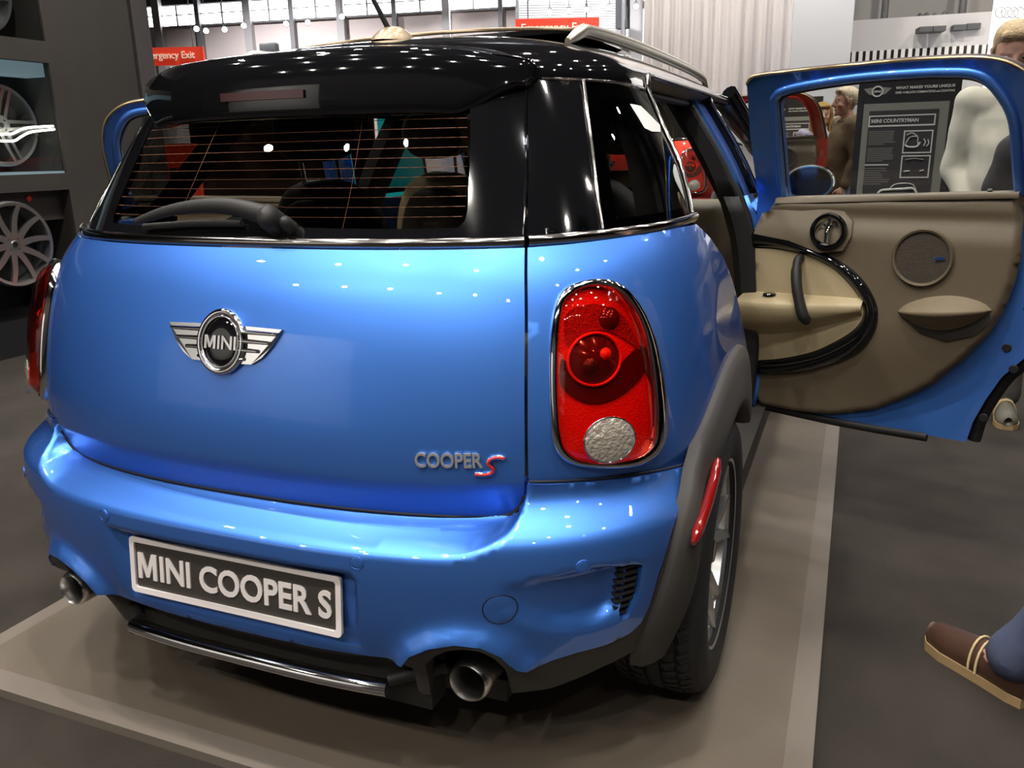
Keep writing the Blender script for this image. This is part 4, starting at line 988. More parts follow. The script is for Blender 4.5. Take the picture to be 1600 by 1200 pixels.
# a horizontal duct rail on the wall
a, b = onwall(315), onwall(366); k = (CAM[:2]-a)/np.linalg.norm(CAM[:2]-a)*.3; tag(wall_quad('trim_30', a+k, b+k, 4.55, 4.68, .1, STEEL), kind='structure')
# roof trusses
TR = mat('truss_metal', (.06, .06, .065), .6, .5)
for i, d in enumerate((14., 19., 25., 31.)):
    t = empty('roof_truss'); tag(t, ['dark roof truss nearest above the booth', 'dark roof truss second from the booth', 'dark roof truss third from the booth', 'dark roof truss farthest away, in front of the clerestory windows'][i], 'truss', 'roof trusses under the hall ceiling')
    a, b = hp(-300, d+1, 0), hp(1900, d-1, 0); zz = (8.9, 8.6, 8.3, 8.1)[i]; dv = (b-a)/np.linalg.norm(b-a); L = np.linalg.norm(b-a)
    for z in (zz, zz-.55): tube('chord', [(a[0], a[1], z), (b[0], b[1], z)], .06, TR, t, 6)
    n = int(L/1.1)
    for k in range(n):
        p = a+dv*(k*L/n); q = a+dv*((k+.5)*L/n); r = a+dv*((k+1)*L/n)
        tube('web', [(p[0], p[1], zz), (q[0], q[1], zz-.55), (r[0], r[1], zz)], .025, TR, t, 5)
# hanging spotlights of the neighbouring booths
LAMPON = mat('lamp_on', (1, 1, 1), .4, emit=(.90, .93, 1.0), es=14)
def spotlight(u, v, d, label):
    p = at(u, v, d); r = empty('stage_light', tuple(p)); tag(r, label, 'spotlight', 'stage spotlights hanging in the far hall')
    k = d/1294.6
    dirv = Vector((CAM[0]-p[0], CAM[1]-p[1], -d*.5)).normalized(); M = axis_M((0, 0, 0), dirv)
    lathe('lamp_can', [(0, -7*k), (3.2*k, -7*k), (4.2*k, -3*k), (4.8*k, 1.5*k), (4.4*k, 1.5*k), (4.*k, 0)], TR, r, 16, M)
    lathe('lamp_lens', [(0, .9*k), (3.4*k, .4*k), (4.3*k, 0)], LAMPON, r, 16, M)
    tube('lamp_yoke', [(-4.6*k*dirv.y, 4.6*k*dirv.x, 0), (0, 0, 9*k), (4.6*k*dirv.y, -4.6*k*dirv.x, 0)], .8*k, TR, r, 5)
    tube('lamp_cable', [(0, 0, 9*k), (0, 0, max(9*k+.2, 8.3-p[2]))], .5*k, TR, r, 5)
SL = [(307, 45), (322, 48), (351, 46), (381, 40), (447, 37), (481, 35), (534, 26), (859, 19), (889, 17), (916, 15), (952, 12), (994, 10)]
ORD = ['first', 'second', 'third', 'fourth', 'fifth', 'sixth', 'seventh', 'eighth', 'ninth', 'tenth', 'eleventh', 'twelfth']
for i, (u, v) in enumerate(SL): spotlight(u, v, 20.+(i % 3)*.8, 'lit stage spotlight hanging from the hall ceiling, %s from the left' % ORD[i])
# red exit signs
SIGN = mat('sign_red', (.85, .055, .025), .6, emit=(.85, .05, .02), es=.35); SIGT = mat('sign_text', (.9, .80, .62), .6, emit=(.9, .8, .6), es=.3)
def exit_sign(u0, u1, v0, v1, d, body, label, th=.10):
    p0, p1 = at(u0, v1, d), at(u1, v1, d); zt = at(u0, v0, d)[2]; w = np.linalg.norm((p1-p0)[:2]); h = zt-p0[2]
    r = empty('exit_sign'); tag(r, label, 'sign', 'red exit signs on the far wall'); X = Vector((*(p1-p0)[:2], 0)).normalized(); N = Vector((X.y, -X.x, 0)); Z = Vector((0, 0, 1))
    M = Matrix([[X.x, Z.x, N.x, p0[0]], [X.y, Z.y, N.y, p0[1]], [X.z, Z.z, N.z, p0[2]], [0, 0, 0, 1]])
    b = MB(); b.box((0, 0, -th), (w, h, 0), M); b.build('sign_board', SIGN, r)
    V, F = fit_text(body, w*.80, h*.52, .01, .012); mesh('sign_text', [M @ Vector((x+w*.47, y+h*.5, z+.002)) for x, y, z in V], F, SIGT, r, False)
    for f in (.15, .85): tube('sign_wire', [tuple(M @ Vector((w*f, h, -th/2))), tuple(M @ Vector((w*f, h+2.2, -th/2)))], .012, TR, r, 5)
exit_sign(214, 320, 76, 103, 21., 'Emergency Exit', 'red emergency exit sign beside the dark display wall')
exit_sign(806, 936, 31, 62, 19., 'Emergency Exit', 'red exit sign rising behind the black car roof')
# small dark loudspeaker above the roof line
o = bev_box('wall_loudspeaker', (-.28, -.12, -.16), (.28, .12, .16), .05, TR); o.location = at(421, 77, 24.); tag(o, 'small dark loudspeaker box in front of the far wall', 'speaker')
# roller shutter
rs = empty('roller_shutter'); tag(rs, 'grey ribbed roller shutter high on the far wall', 'shutter'); SHUT = mat('shutter_grey', (.36, .35, .35), .6, .2)
a, b = at(806, 42, 26.), at(962, 38, 26.); 
for k in range(16):
    z0 = a[2]+k*.072-.25; wall_quad('shutter_slat', a, b, z0, z0+.060, .05+.02*(k % 2), SHUT, rs)
wall_quad('shutter_box', a, b, a[2]+.90, a[2]+1.25, .4, mat('shutter_box', (.40, .38, .36), .7), rs)
for p in (a, b): wall_quad('shutter_guide', p, p+(b-a)/np.linalg.norm(b-a)*.10, a[2]-.5, a[2]+1.2, .15, STEEL, rs)
# dark post and signal box left of the curtain
r = empty('service_post'); tag(r, 'slim dark service post with boxes left of the white curtain', 'post')
p = at(974, 60, 22.); tube('post', [(p[0], p[1], -.03), (p[0], p[1], 9.)], .07, STEEL, r, 8)
for v, h in ((38, .22), (22, .3), (8, .25)):
    q = at(973, v, 22.); bb = MB(); bb.box((q[0]-.16, q[1]-.14, q[2]-h/2), (q[0]+.16, q[1]+.14, q[2]+h/2)); bb.build('post_box', TR, r)
tag(wall_quad('trim_31', at(984, 60, 23.), at(1004, 60, 23.), -.03, 9.2, .4, mat('hall_column', (.36, .34, .34), .7)), kind='structure')
# ------------------------------------------------------------------ white curtain
CURT = mat('curtain_cloth', (.86, .82, .83), .9)
a, b = hp(1002, 12.4, 0), hp(1236, 12.0, 0); dv = (b-a)/np.linalg.norm(b-a); L = np.linalg.norm(b-a); nv = np.array([dv[1], -dv[0], 0]); rows = []
n = 150; rnd = random.Random(3); ph = np.cumsum([.9+.5*rnd.random() for _ in range(n)])*.42
for z in np.linspace(-.03, 5.6, 7):
    rows.append([a+dv*L*i/(n-1)+nv*(.035*math.sin(ph[i])+.014*math.sin(2.3*ph[i]+1))*(1+.1*math.sin(z)) + np.array([0, 0, z]) for i in range(n)])
o = grid('curtain', np.array(rows), CURT, None); tag(o, 'tall white pleated curtain behind the car', 'curtain')
# pale column panel and grey booth wall
PALE = mat('pale_panel', (.80, .83, .90), .25, coat=.3)
o = wall_quad('pale_column', hp(1226, 11.2, 0), hp(1316, 11.0, 0), -.03, 5.4, .8, PALE); tag(o, 'smooth pale blue-white column panel right of the curtain', 'column')
bw = empty('booth_wall'); tag(bw, 'grey booth wall with dark vents and a black and white barred strip', 'wall panel')
GW = mat('booth_grey', (.47, .45, .46), .7); GW2 = mat('booth_grey_light', (.56, .54, .54), .7)
a, b = hp(1313, 12.2, 0), hp(1720, 11.2, 0); zl = at(1430, 33, 11.9)[2]; zb = at(1430, 97, 11.9)[2]; zb2 = at(1430, 80, 11.9)[2]
wall_quad('wall_lower', a, b, -.03, zb, .3, GW2, bw); wall_quad('wall_band', a, b, zb2, zl, .34, GW2, bw)
wall_quad('band_backing', a, b, zb, zb2, .2, mat('bar_black', (.01, .01, .01), .5), bw)
dv = (b-a)/np.linalg.norm(b-a); L = np.linalg.norm(b-a); nrm = np.array([dv[1], -dv[0], 0]); nrm *= np.sign(nrm[:2] @ (CAM-a)[:2])
BARW = mat('bar_white', (.75, .73, .70), .6)
for k in range(46):
    p = a+dv*(k*.0915+.045)+nrm*.03; wall_quad('white_bar', p, p+dv*.050, zb, zb2, .05, BARW, bw)
for u0, u1, v0, v1 in ((1437, 1457, 42, 50), (1458, 1478, 41, 49), (1490, 1510, 39, 47), (1511, 1532, 37, 46)):
    p, q = at(u0, v1, 11.22), at(u1, v1, 11.19); z1 = at(u0, v0, 11.22)[2]; wall_quad('vent', p, q, p[2], z1, .25, mat('vent_dark', (.08, .08, .085), .6), bw)
wall_quad('upper_wall', hp(1300, 13.6, 0), hp(1760, 12.6, 0), -.03, 6.0, .3, mat('booth_upper', (.40, .385, .37), .8), bw)
for u in (1362, 1478):
    p = hp(u, 12.9, 0); tube('wall_post', [(p[0], p[1], zl-.1), (p[0], p[1], 5.6)], .05, STEEL, bw, 8)
for u, v in ((1437, 28), (1447, 27), (1460, 28), (1475, 25)):
    p = at(u, v, 12.1); lathe('ledge_lamp', [(0, .07), (.03, .05), (.05, 0), (.04, -.04)], STEEL, bw, 10, Matrix.Translation(Vector(p)))
# bright white light box behind the man
lb = empty('light_box'); tag(lb, 'glowing white light box with faint interlocked rings behind the man', 'light box')
LB = mat('light_box_face', (1, 1, 1), .5, emit=(1, .99, .97), es=1.15)
a, b = at(1548, 104, 10.), at(1760, 104, 9.6); wall_quad('box_face', a, b, -.03, 3.6, .3, LB, lb)
for k in range(4):
    c_ = at(1563+k*9.5, 20, 9.62); X = (b-a)/np.linalg.norm(b-a)
    tube('box_ring', [c_+X*.055*math.cos(t)+np.array([0, 0, .055*math.sin(t)])-np.array([0, .03, 0]) for t in np.linspace(0, 2*math.pi, 28, endpoint=False)], .005, mat('ring_grey', (.72, .72, .74), .5), lb, 6, True)
# turquoise banner and red sign seen through the car
ban = empty('turquoise_banner'); tag(ban, 'turquoise hanging banner with a dark diagonal stripe seen through the rear window', 'banner')
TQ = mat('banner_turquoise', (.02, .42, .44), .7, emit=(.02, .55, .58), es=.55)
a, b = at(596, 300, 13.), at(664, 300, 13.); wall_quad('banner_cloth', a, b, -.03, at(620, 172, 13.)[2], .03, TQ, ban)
for v0, m in ((218, mat('stripe_dark', (.03, .03, .05), .6)), (226, mat('stripe_pale', (.42, .50, .70), .6))):
    p, q = at(596, v0, 12.93), at(664, v0+48, 12.93); V = [p, q, q+np.array([0, 0, .08]), p+np.array([0, 0, .08])]
    mesh('banner_stripe', V+[x+np.array([0, .02, 0]) for x in V], [(0, 1, 2, 3), (7, 6, 5, 4), (0, 4, 5, 1), (2, 6, 7, 3)], m, ban, False)
dp_ = empty('dark_partition'); tag(dp_, 'dark brown exhibition partition seen through the rear window', 'partition')
wall_quad('partition_face', hp(300, 10.5, 0), hp(585, 10.2, 0), -.03, 1.80, .08, mat('partition_brown', (.030, .022, .017), .8), dp_); wall_quad('partition_cap', hp(300, 10.48, 0), hp(585, 10.18, 0), 1.80, 1.85, .12, STEEL, dp_)
rs2 = empty('red_notice'); tag(rs2, 'red and white notice panel standing beyond the left doors', 'sign')
a, b = at(262, 330, 9.5), at(318, 330, 9.4); wall_quad('notice_face', a, b, -.03, at(290, 225, 9.5)[2], .05, SIGN, rs2)
p, q = at(268, 295, 9.40), at(296, 295, 9.38); wall_quad('notice_patch', p, q, p[2], at(280, 262, 9.4)[2], .02, BARW, rs2)
tube('notice_foot', [hp(262, 9.5, .0), hp(318, 9.4, .0)], .03, STEEL, rs2, 6)
# ------------------------------------------------------------------ dark display wall with wheels, left
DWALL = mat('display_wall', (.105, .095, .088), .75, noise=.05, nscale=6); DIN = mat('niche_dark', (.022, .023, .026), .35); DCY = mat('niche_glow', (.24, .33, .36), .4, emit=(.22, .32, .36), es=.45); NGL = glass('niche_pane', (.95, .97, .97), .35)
dwl = empty('display_wall'); tag(dwl, 'dark grey display wall with recessed niches for alloy wheels', 'display wall')
XW = -4.20; Y0, Y1 = .2, 3.36
def wbox(name, y0, y1, z0, z1, x0, x1, m): b = MB(); b.box((x0, y0, z0), (x1, y1, z1)); return b.build(name, m, dwl)
wbox('wall_column', 3.36, 4.14, -.03, 5.0, XW-.6, XW, DWALL)
wbox('wall_joint', 4.14, 4.175, -.03, 5.0, XW-.6, XW-.06, DIN)
wbox('wall_end', 4.175, 4.34, -.03, 5.0, XW-.6, XW, mat('display_wall_end', (.16, .145, .145), .7))
wbox('wall_rail', Y0, Y1, 1.07, 1.185, XW-.6, XW, DWALL); wbox('wall_rail', Y0, Y1, 1.93, 2.07, XW-.6, XW, DWALL); wbox('wall_rail', Y0, Y1, 2.75, 2.95, XW-.6, XW, DWALL)
wbox('wall_base', Y0, Y1, -.03, .22, XW-.6, XW, DIN)
wbox('wall_back', Y0, Y1, -.03, 5.0, XW-.7, XW-.58, DIN); wbox('wall_top', Y0, Y1, 2.95, 5.0, XW-.6, XW, DWALL)
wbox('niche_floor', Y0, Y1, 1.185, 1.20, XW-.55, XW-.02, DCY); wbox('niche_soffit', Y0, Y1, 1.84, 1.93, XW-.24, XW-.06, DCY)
wbox('shelf_face', Y0, Y1, .86, 1.07, XW-.5, XW-.10, mat('shelf_face', (.15, .135, .12), .5))
for z0, z1 in ((1.20, 1.93), (2.07, 2.75)): 
    b = MB(); b.box((XW-.03, Y0, z0), (XW-.022, Y1, z1)); b.build('niche_glass', NGL, dwl)
lathe('shelf_bolt', [(0, .03), (.018, .03), (.022, 0)], CHR, dwl, 14, axis_M((XW-.10, 3.08, 1.02), (1, 0, 0)))
def show_wheel(y, z, x, R, nsp, label, style):
    r = empty('alloy_wheel', (x, y, z)); tag(r, label, 'wheel', 'alloy wheels shown on the display wall'); M = axis_M((0, 0, 0), (1, 0, 0)); k = R/.24
    lathe('rim', [(R*.90, .03), (R*.97, .035), (R, .02), (R, -.02), (R*.95, -.16), (R*.88, -.16), (R*.88, .0), (R*.90, .03)], ALLOY, r, 56, M)
    for i in range(nsp):
        t = 2*math.pi*i/nsp; V = []
        for d in ((-1, 1) if style == 'double' else (0,)):
            w0, w1 = (.011*k, .009*k) if d else (.020*k, .013*k); off = d*.022*k; V = []
            for j in range(6):
                f = j/5; rr = .04*k+f*(R*.92-.04*k); bend = (.02*k*math.sin(f*2.4) if style == 'twist' else 0)
                w = w0+(w1-w0)*f; c = (rr*math.cos(t)-math.sin(t)*(off+bend), rr*math.sin(t)+math.cos(t)*(off+bend)); e = (-math.sin(t)*w, math.cos(t)*w); zz = .012+.02*f*f
                V += [(c[0]+e[0], c[1]+e[1], zz), (c[0]-e[0], c[1]-e[1], zz), (c[0]-e[0]*.7, c[1]-e[1]*.7, zz-.03), (c[0]+e[0]*.7, c[1]+e[1]*.7, zz-.03)]
            F = [(j*4+a, j*4+(a+1) % 4, (j+1)*4+(a+1) % 4, (j+1)*4+a) for j in range(5) for a in range(4)]
            sharp(mesh('spoke', [M @ Vector(v) for v in V], F, ALLOY, r), 35)
    lathe('hub', [(0, .020), (.018*k, .020), (.022*k, .012), (.062*k, .010), (.066*k, -.02)], ALLOY, r, 32, M)
    lathe('hub_bore', [(0, .022), (.016*k, .0215)], DIN, r, 20, M)
    for i in range(4):
        t = 2*math.pi*(i+.5)/4; lathe('bolt_hole', [(0, .0115), (.0085*k, .0112)], DIN, r, 10, M @ Matrix.Translation((.042*k*math.cos(t), .042*k*math.sin(t), .0)))
    lathe('rim_back', [(0, -.10), (R*.86, -.10)], DIN, r, 32, M)
show_wheel(2.80, .735, XW+.06, .285, 10, 'silver ten-spoke alloy wheel hung low on the display wall', 'twist')
show_wheel(3.07, 1.515, XW-.22, .275, 5, 'double-spoke alloy wheel behind glass in the middle niche', 'double')
show_wheel(3.02, 2.36, XW-.20, .275, 5, 'alloy wheel in the topmost niche, cut by the picture edge', 'double')
tb = tube('wheel_peg', [(-.10, 0, 0), (-.02, 0, 0)], .03, STEEL, None); bpy.data.objects.remove(tb)
r = empty('wing_outline'); tag(r, 'two glowing wing-shaped neon lines in front of the niche wheel', 'neon light'); NEO = mat('neon', (1, .97, .85), .4, emit=(1, .96, .80), es=6)
for pts in ([(-60, 214), (0, 210), (18, 209), (34, 202), (50, 199), (83, 197)], [(-60, 218), (0, 220), (22, 220), (34, 213), (50, 206), (85, 202)]):
    def onx(u, v):
        d = CF+CR*(u-800)/FPX-CU*(v-600)/FPX; return CAM+d*((XW+.03-CAM[0])/d[0])
    tube('neon_tube', smooth_path([onx(u, v) for u, v in pts], 5), .0075, NEO, r, 8)
# ================================================================== people
def capsule(mb, a, b, ra, rb, seg=12):
    a, b = Vector(a), Vector(b); d = b-a; L = d.length
    if L < 1e-6: d = Vector((0, 0, 1)); L = 1e-6
    t = d/L; P = []; R = []
    for k in range(4): th = -math.pi/2+math.pi/2*k/4; P.append(a+t*ra*math.sin(th)); R.append(max(.0008, ra*math.cos(th)))
    P.append(a); R.append(ra); P.append(b); R.append(rb)
    for k in range(1, 5): th = math.pi/2*k/4; P.append(b+t*rb*math.sin(th)); R.append(max(.0008, rb*math.cos(th)))
    mb.add(*tube_vf(P, R, seg))
def chain(mb, pts):
    for (p, r), (q, s) in zip(pts, pts[1:]): capsule(mb, p, q, r, s)
def loft(mb, secs, seg=28, e=2.3):
    """secs: (cx, cy, z, half width, half depth)"""
    V = []; F = []
    for cx, cy, z, w, d in secs:
        for k in range(seg):
            t = 2*math.pi*k/seg; V.append((cx+w*math.copysign(abs(math.cos(t))**(2/e), math.cos(t)), cy+d*math.copysign(abs(math.sin(t))**(2/e), math.sin(t)), z))
    n = len(secs)
    for i in range(n-1):
        for k in range(seg): F.append((i*seg+k, i*seg+(k+1) % seg, (i+1)*seg+(k+1) % seg, (i+1)*seg+k))
    F.append(tuple(range(seg-1, -1, -1))); F.append(tuple(range((n-1)*seg, n*seg))); mb.add(V, F)
def fuse(name, mb, m, parent, vox=.012, it=4, wr=None):
    """one continuous surface from overlapping volumes"""
    me = bpy.data.meshes.new('tmp'); me.from_pydata(mb.V, [], mb.F); o = bpy.data.objects.new('tmp', me)
    r = o.modifiers.new('r', 'REMESH'); r.mode = 'VOXEL'; r.voxel_size = vox
    s = o.modifiers.new('s', 'SMOOTH'); s.factor = .5; s.iterations = it
    me2 = evaluated_mesh(o); bpy.data.objects.remove(o); bpy.data.meshes.remove(me)
    me2.name = name; me2.materials.clear(); me2.materials.append(m); me2.polygons.foreach_set('use_smooth', [True]*len(me2.polygons))
    if wr:
        n_ = len(me2.vertices); co = np.empty(n_*3); no = np.empty(n_*3); me2.vertices.foreach_get('co', co); me2.vertices.foreach_get('normal', no)
        c = co.reshape(-1, 3); k = wr*(np.sin(c[:, 2]*38+c[:, 0]*17)*.5+np.sin(c[:, 2]*21-c[:, 0]*31+c[:, 1]*12)*.5)
        me2.vertices.foreach_set('co', (c+no.reshape(-1, 3)*k[:, None]).ravel()); me2.update()
    ob = bpy.data.objects.new(name, me2); COL.objects.link(ob); ob.parent = parent; return ob
SKIN = mat('skin', (.60, .34, .25), .5); 
EYEW = mat('eye_white', (.75, .72, .68), .3); EYED = mat('eye_dark', (.04, .03, .03), .2)
def hand(mb, w, d, side, curl=.5):
    """w wrist, d forearm direction; five fingers"""
    w = Vector(w); d = Vector(d).normalized(); sx = Vector((side, 0, 0)); s = (sx-d*sx.dot(d)).normalized(); pn = d.cross(s)
    fw = Vector((0, -1, 0)); fw = (fw-d*fw.dot(d)).normalized() if (fw-d*fw.dot(d)).length > .1 else s
    ac = fw; palm = w+d*.05
    capsule(mb, w, palm, .026, .034); capsule(mb, palm+ac*.02, palm+ac*.018+d*.035, .022, .018); capsule(mb, palm-ac*.02, palm-ac*.02+d*.03, .022, .018)
    inn = d.cross(ac)*(-side)
    for i, L in enumerate((.070, .080, .074, .058)):
        b = palm+d*.032+ac*(.030-.020*i); k1 = b+d*L*.5+inn*L*.12*curl; k2 = k1+d*L*.30+inn*L*.35*curl; k3 = k2+d*L*.15+inn*L*.30*curl
        capsule(mb, b, k1, .0095, .009, 8); capsule(mb, k1, k2, .009, .008, 8); capsule(mb, k2, k3, .008, .007, 8)
    b = w+d*.025+ac*.028; k1 = b+ac*.028+d*.03; capsule(mb, b, k1, .013, .010, 8); capsule(mb, k1, k1+d*.03+ac*.006, .010, .008, 8)
def head(mb, c, k=1.):
    """face towards -y; c = centre of the skull"""
    x, y, z = c
    loft(mb, [(x, y-.030*k, z-.118*k, .018*k, .020*k), (x, y-.028*k, z-.108*k, .040*k, .042*k), (x, y-.018*k, z-.085*k, .057*k, .066*k), (x, y-.006*k, z-.05*k, .067*k, .084*k), (x, y, z, .074*k, .095*k), (x, y+.006*k, z+.045*k, .076*k, .098*k), (x, y+.008*k, z+.085*k, .066*k, .084*k), (x, y+.008*k, z+.112*k, .042*k, .055*k), (x, y+.008*k, z+.122*k, .014*k, .02*k)], 24, 2.2)
    capsule(mb, (x, y-.094*k, z+.012*k), (x, y-.112*k, z-.030*k), .009*k, .014*k, 10)      # nose
    for s in (-1, 1):
        capsule(mb, (x+s*.012*k, y-.098*k, z-.034*k), (x+s*.014*k, y-.096*k, z-.035*k), .009*k, .008*k, 8)
        capsule(mb, (x+s*.018*k, y-.088*k, z+.022*k), (x+s*.050*k, y-.072*k, z+.022*k), .011*k, .009*k, 8)   # brow
        capsule(mb, (x+s*.076*k, y+.012*k, z-.016*k), (x+s*.080*k, y+.020*k, z+.016*k), .011*k, .014*k, 8)   # ear
        capsule(mb, (x+s*.045*k, y-.062*k, z-.03*k), (x+s*.050*k, y-.05*k, z-.035*k), .022*k, .02*k, 8)      # cheek
    capsule(mb, (x-.020*k, y-.084*k, z-.066*k), (x+.020*k, y-.084*k, z-.066*k), .008*k, .008*k, 8)           # lips
    capsule(mb, (x, y-.078*k, z-.105*k), (x, y-.070*k, z-.10*k), .018*k, .018*k, 8)                          # chin
def person(name_label, loc, rz, H=1.76, shirt=((.8, .8, .8), 'shirt'), trousers=(.2, .25, .4), shoe=(.15, .10, .07), hair=(.3, .22, .12), arms=None, headtilt=0., headturn=0., build=1., collar=False, longhair=False, stance=.10, group=None, jacket_len=.86, headx=0., feet=None, skin=SKIN, sleeves=True):
    k = H/1.76; r = empty('person', loc); r.rotation_euler = (0, 0, rz); r.scale = (k, k, k); tag(r, name_label, 'person', group)
    B = build
    A = arms or {}
    hips = {s: (s*.090*B, 0, .90) for s in (-1, 1)}
    fx = feet or {-1: (-stance, 0., 0.), 1: (stance, 0., 0.)}
    knee = {s: ((hips[s][0]+fx[s][0])/2, -.02+fx[s][1]*.5, .50) for s in (-1, 1)}; ank = {s: (fx[s][0], fx[s][1]+.03, .085) for s in (-1, 1)}
    sh = {s: (s*.185*B, .01, 1.425) for s in (-1, 1)}
    el = {s: A.get('el', {}).get(s, (s*.245*B, .03, 1.13)) for s in (-1, 1)}; wr = {s: A.get('wr', {}).get(s, (s*.235*B, -.06, .90)) for s in (-1, 1)}
    # body: one continuous skin surface
    mb = MB(); hc = Vector((headx, -.02, 1.625))
    hm = MB(); head(hm, (0, 0, 0)); R = Matrix.Translation(hc) @ Matrix.Rotation(headturn, 4, 'Z') @ Matrix.Rotation(headtilt, 4, 'X')
    mb.add([tuple(R @ Vector(v)) for v in hm.V], hm.F)
    capsule(mb, (0, .015, 1.42), tuple(R @ Vector((0, .015, -.06))), .058, .054)
    loft(mb, [(0, 0, .90, .13*B, .09*B), (0, 0, 1.0, .13*B, .09*B), (0, 0, 1.15, .125*B, .09*B), (0, .0, 1.32, .145*B, .095*B), (0, .01, 1.43, .11*B, .07)])
    for s in (-1, 1):
        chain(mb, [(hips[s], .075), (knee[s], .050), (ank[s], .038), ((fx[s][0], fx[s][1]-.08, .05), .03)])
        chain(mb, [((s*.10, .01, 1.42), .05), (sh[s], .05), (el[s], .038), (wr[s], .027)])
        hand(mb, wr[s], Vector(wr[s])-Vector(el[s]), s)
    fuse('body', mb, skin, r, .0085, 3)
    for s in (-1, 1):
        for nm, rad, dy, m in (('eye', .0125, -.080, EYEW), ('iris', .0065, -.0885, EYED)):
            bm = bmesh.new(); bmesh.ops.create_uvsphere(bm, u_segments=12, v_segments=8, radius=rad); bm.transform(R @ Matrix.Translation((s*.031, dy, .002))); from_bm(nm, bm, m, r, True)
    mb = MB(); capsule(mb, (-.018, -.093, -.066), (.018, -.093, -.066), .0045, .0045, 8); mb.V = [tuple(R @ Vector(v)) for v in mb.V]; mb.build('mouth', mat('lip', (.42, .16, .13), .5), r, True)
    # trousers
    T = mat('cloth_'+str(trousers), trousers, .9, noise=.12, nscale=30); mb = MB()
    loft(mb, [(0, 0, .86, .165*B, .120*B), (0, 0, .94, .170*B, .125*B), (0, 0, 1.02, .155*B, .115*B)])
    for s in (-1, 1): chain(mb, [(hips[s], .105*B), (((hips[s][0]+knee[s][0])/2, 0, .7), .088*B), (knee[s], .072), (tuple(Vector(knee[s]).lerp(Vector(ank[s]), .52)), .064), ((ank[s][0], ank[s][1]-.002, .105), .066)])
    fuse('trousers', mb, T, r, .013, 4, .004)
    # upper garment
    col, nm = shirt; Sm = mat('cloth_'+str(col), col, .9, noise=.06, nscale=14); mb = MB(); zl = jacket_len
    loft(mb, [(0, 0, zl, .178*B, .135*B), (0, -.01*B, zl+.10, .180*B, .145*B), (0, -.015*B, 1.10, .178*B, .148*B), (0, -.005, 1.25, .190*B, .140*B), (0, .005, 1.36, .190*B, .120*B), (0, .01, 1.43, .145*B, .088), (0, .012, 1.475, .075, .066)])
    for s in (-1, 1):
        if sleeves: chain(mb, [((s*.11, .01, 1.40), .085), (sh[s], .078*B), (el[s], .062), (tuple(Vector(el[s]).lerp(Vector(wr[s]), .88)), .047)])
        else: chain(mb, [((s*.11, .01, 1.40), .085), (sh[s], .078*B), (tuple(Vector(sh[s]).lerp(Vector(el[s]), .75)), .068)])
    fuse(nm, mb, Sm, r, .012, 3, .0045)
    if collar:
        mb = MB(); mb.add(*tube_vf([(.072*math.cos(t), .012+.062*math.sin(t), 1.475-.018*math.sin(-t)) for t in np.linspace(-1.2, math.pi+1.2, 20)], .018, 8, False, 1.6)); mb.build('collar', Sm, r, True)
    # shoes
    Sh = mat('shoe_'+str(shoe), shoe, .45); So = mat('sole', (.40, .27, .13), .7)
    for s in (-1, 1):
        x, y = fx[s][0], fx[s][1]
        secs = []
        for t, w, h in ((0, .030, .075), (.12, .038, .085), (.35, .040, .080), (.55, .044, .066), (.75, .049, .052), (.92, .040, .042), (1., .020, .034)):
            secs.append((x, y+.075-.285*t, w, h))
        V = []; F = []; n = 16
        for cx, cy, w, h in secs:
            for j in range(n):
                th = 2*math.pi*j/n; V.append((cx+w*math.cos(th), cy, .022+max(0, math.sin(th))*h+.004*math.sin(th)))
        for i in range(len(secs)-1):
            for j in range(n): F.append((i*n+j, i*n+(j+1) % n, (i+1)*n+(j+1) % n, (i+1)*n+j))
        F += [tuple(range(n)), tuple(range((len(secs)-1)*n, len(secs)*n))[::-1]]
        sho = mesh('shoe', V, F, Sh, r)
        pl_ = [(cx+w*1.08, cy) for cx, cy, w, h in secs]+[(cx-w*1.08, cy) for cx, cy, w, h in reversed(secs)]
        V, F = prism_vf(pl_, 0., .024); mesh('sole', V, F, So, sho, False)
        for q in (.40, .47):
            cy = y+.075-.285*q; tube('shoe_stripe', [(x+.0455*math.cos(t), cy-.006*math.sin(t), .024+.0765*math.sin(t)) for t in np.linspace(.0, math.pi, 14)], .003, mat('stripe_cream', (.62, .48, .26), .6), sho, 6)
    # hair
    Hm = mat('hair_'+str(hair), hair, .6, noise=.25, nscale=60, bump=.6, bscale=120); mb = MB()
    loft(mb, [(0, .045, -.03, .072, .068), (0, .035, .02, .083, .082), (0, .020, .055, .086, .098), (0, .008, .09, .078, .098), (0, .004, .118, .055, .072), (0, .004, .132, .020, .03)], 24, 2.2)
    for s in (-1, 1): capsule(mb, (s*.076, -.02, .03), (s*.078, .0, -.012), .012, .008, 8)
    if longhair:
        for s in (-1, 1): chain(mb, [((s*.070, -.01, .06), .032), ((s*.088, .01, -.04), .036), ((s*.092, .0, -.14), .036), ((s*.085, -.02, -.21), .022)])
        chain(mb, [((0, .07, .02), .06), ((0, .075, -.10), .065), ((0, .07, -.19), .045)])
        capsule(mb, (-.05, -.085, .075), (.055, -.08, .078), .018, .018)
    else: capsule(mb, (-.045, -.070, .088), (.045, -.072, .092), .020, .020)
    mb.V = [tuple(R @ Vector(v)) for v in mb.V]; fuse('hair', mb, Hm, r, .010, 3, .003)
    return r
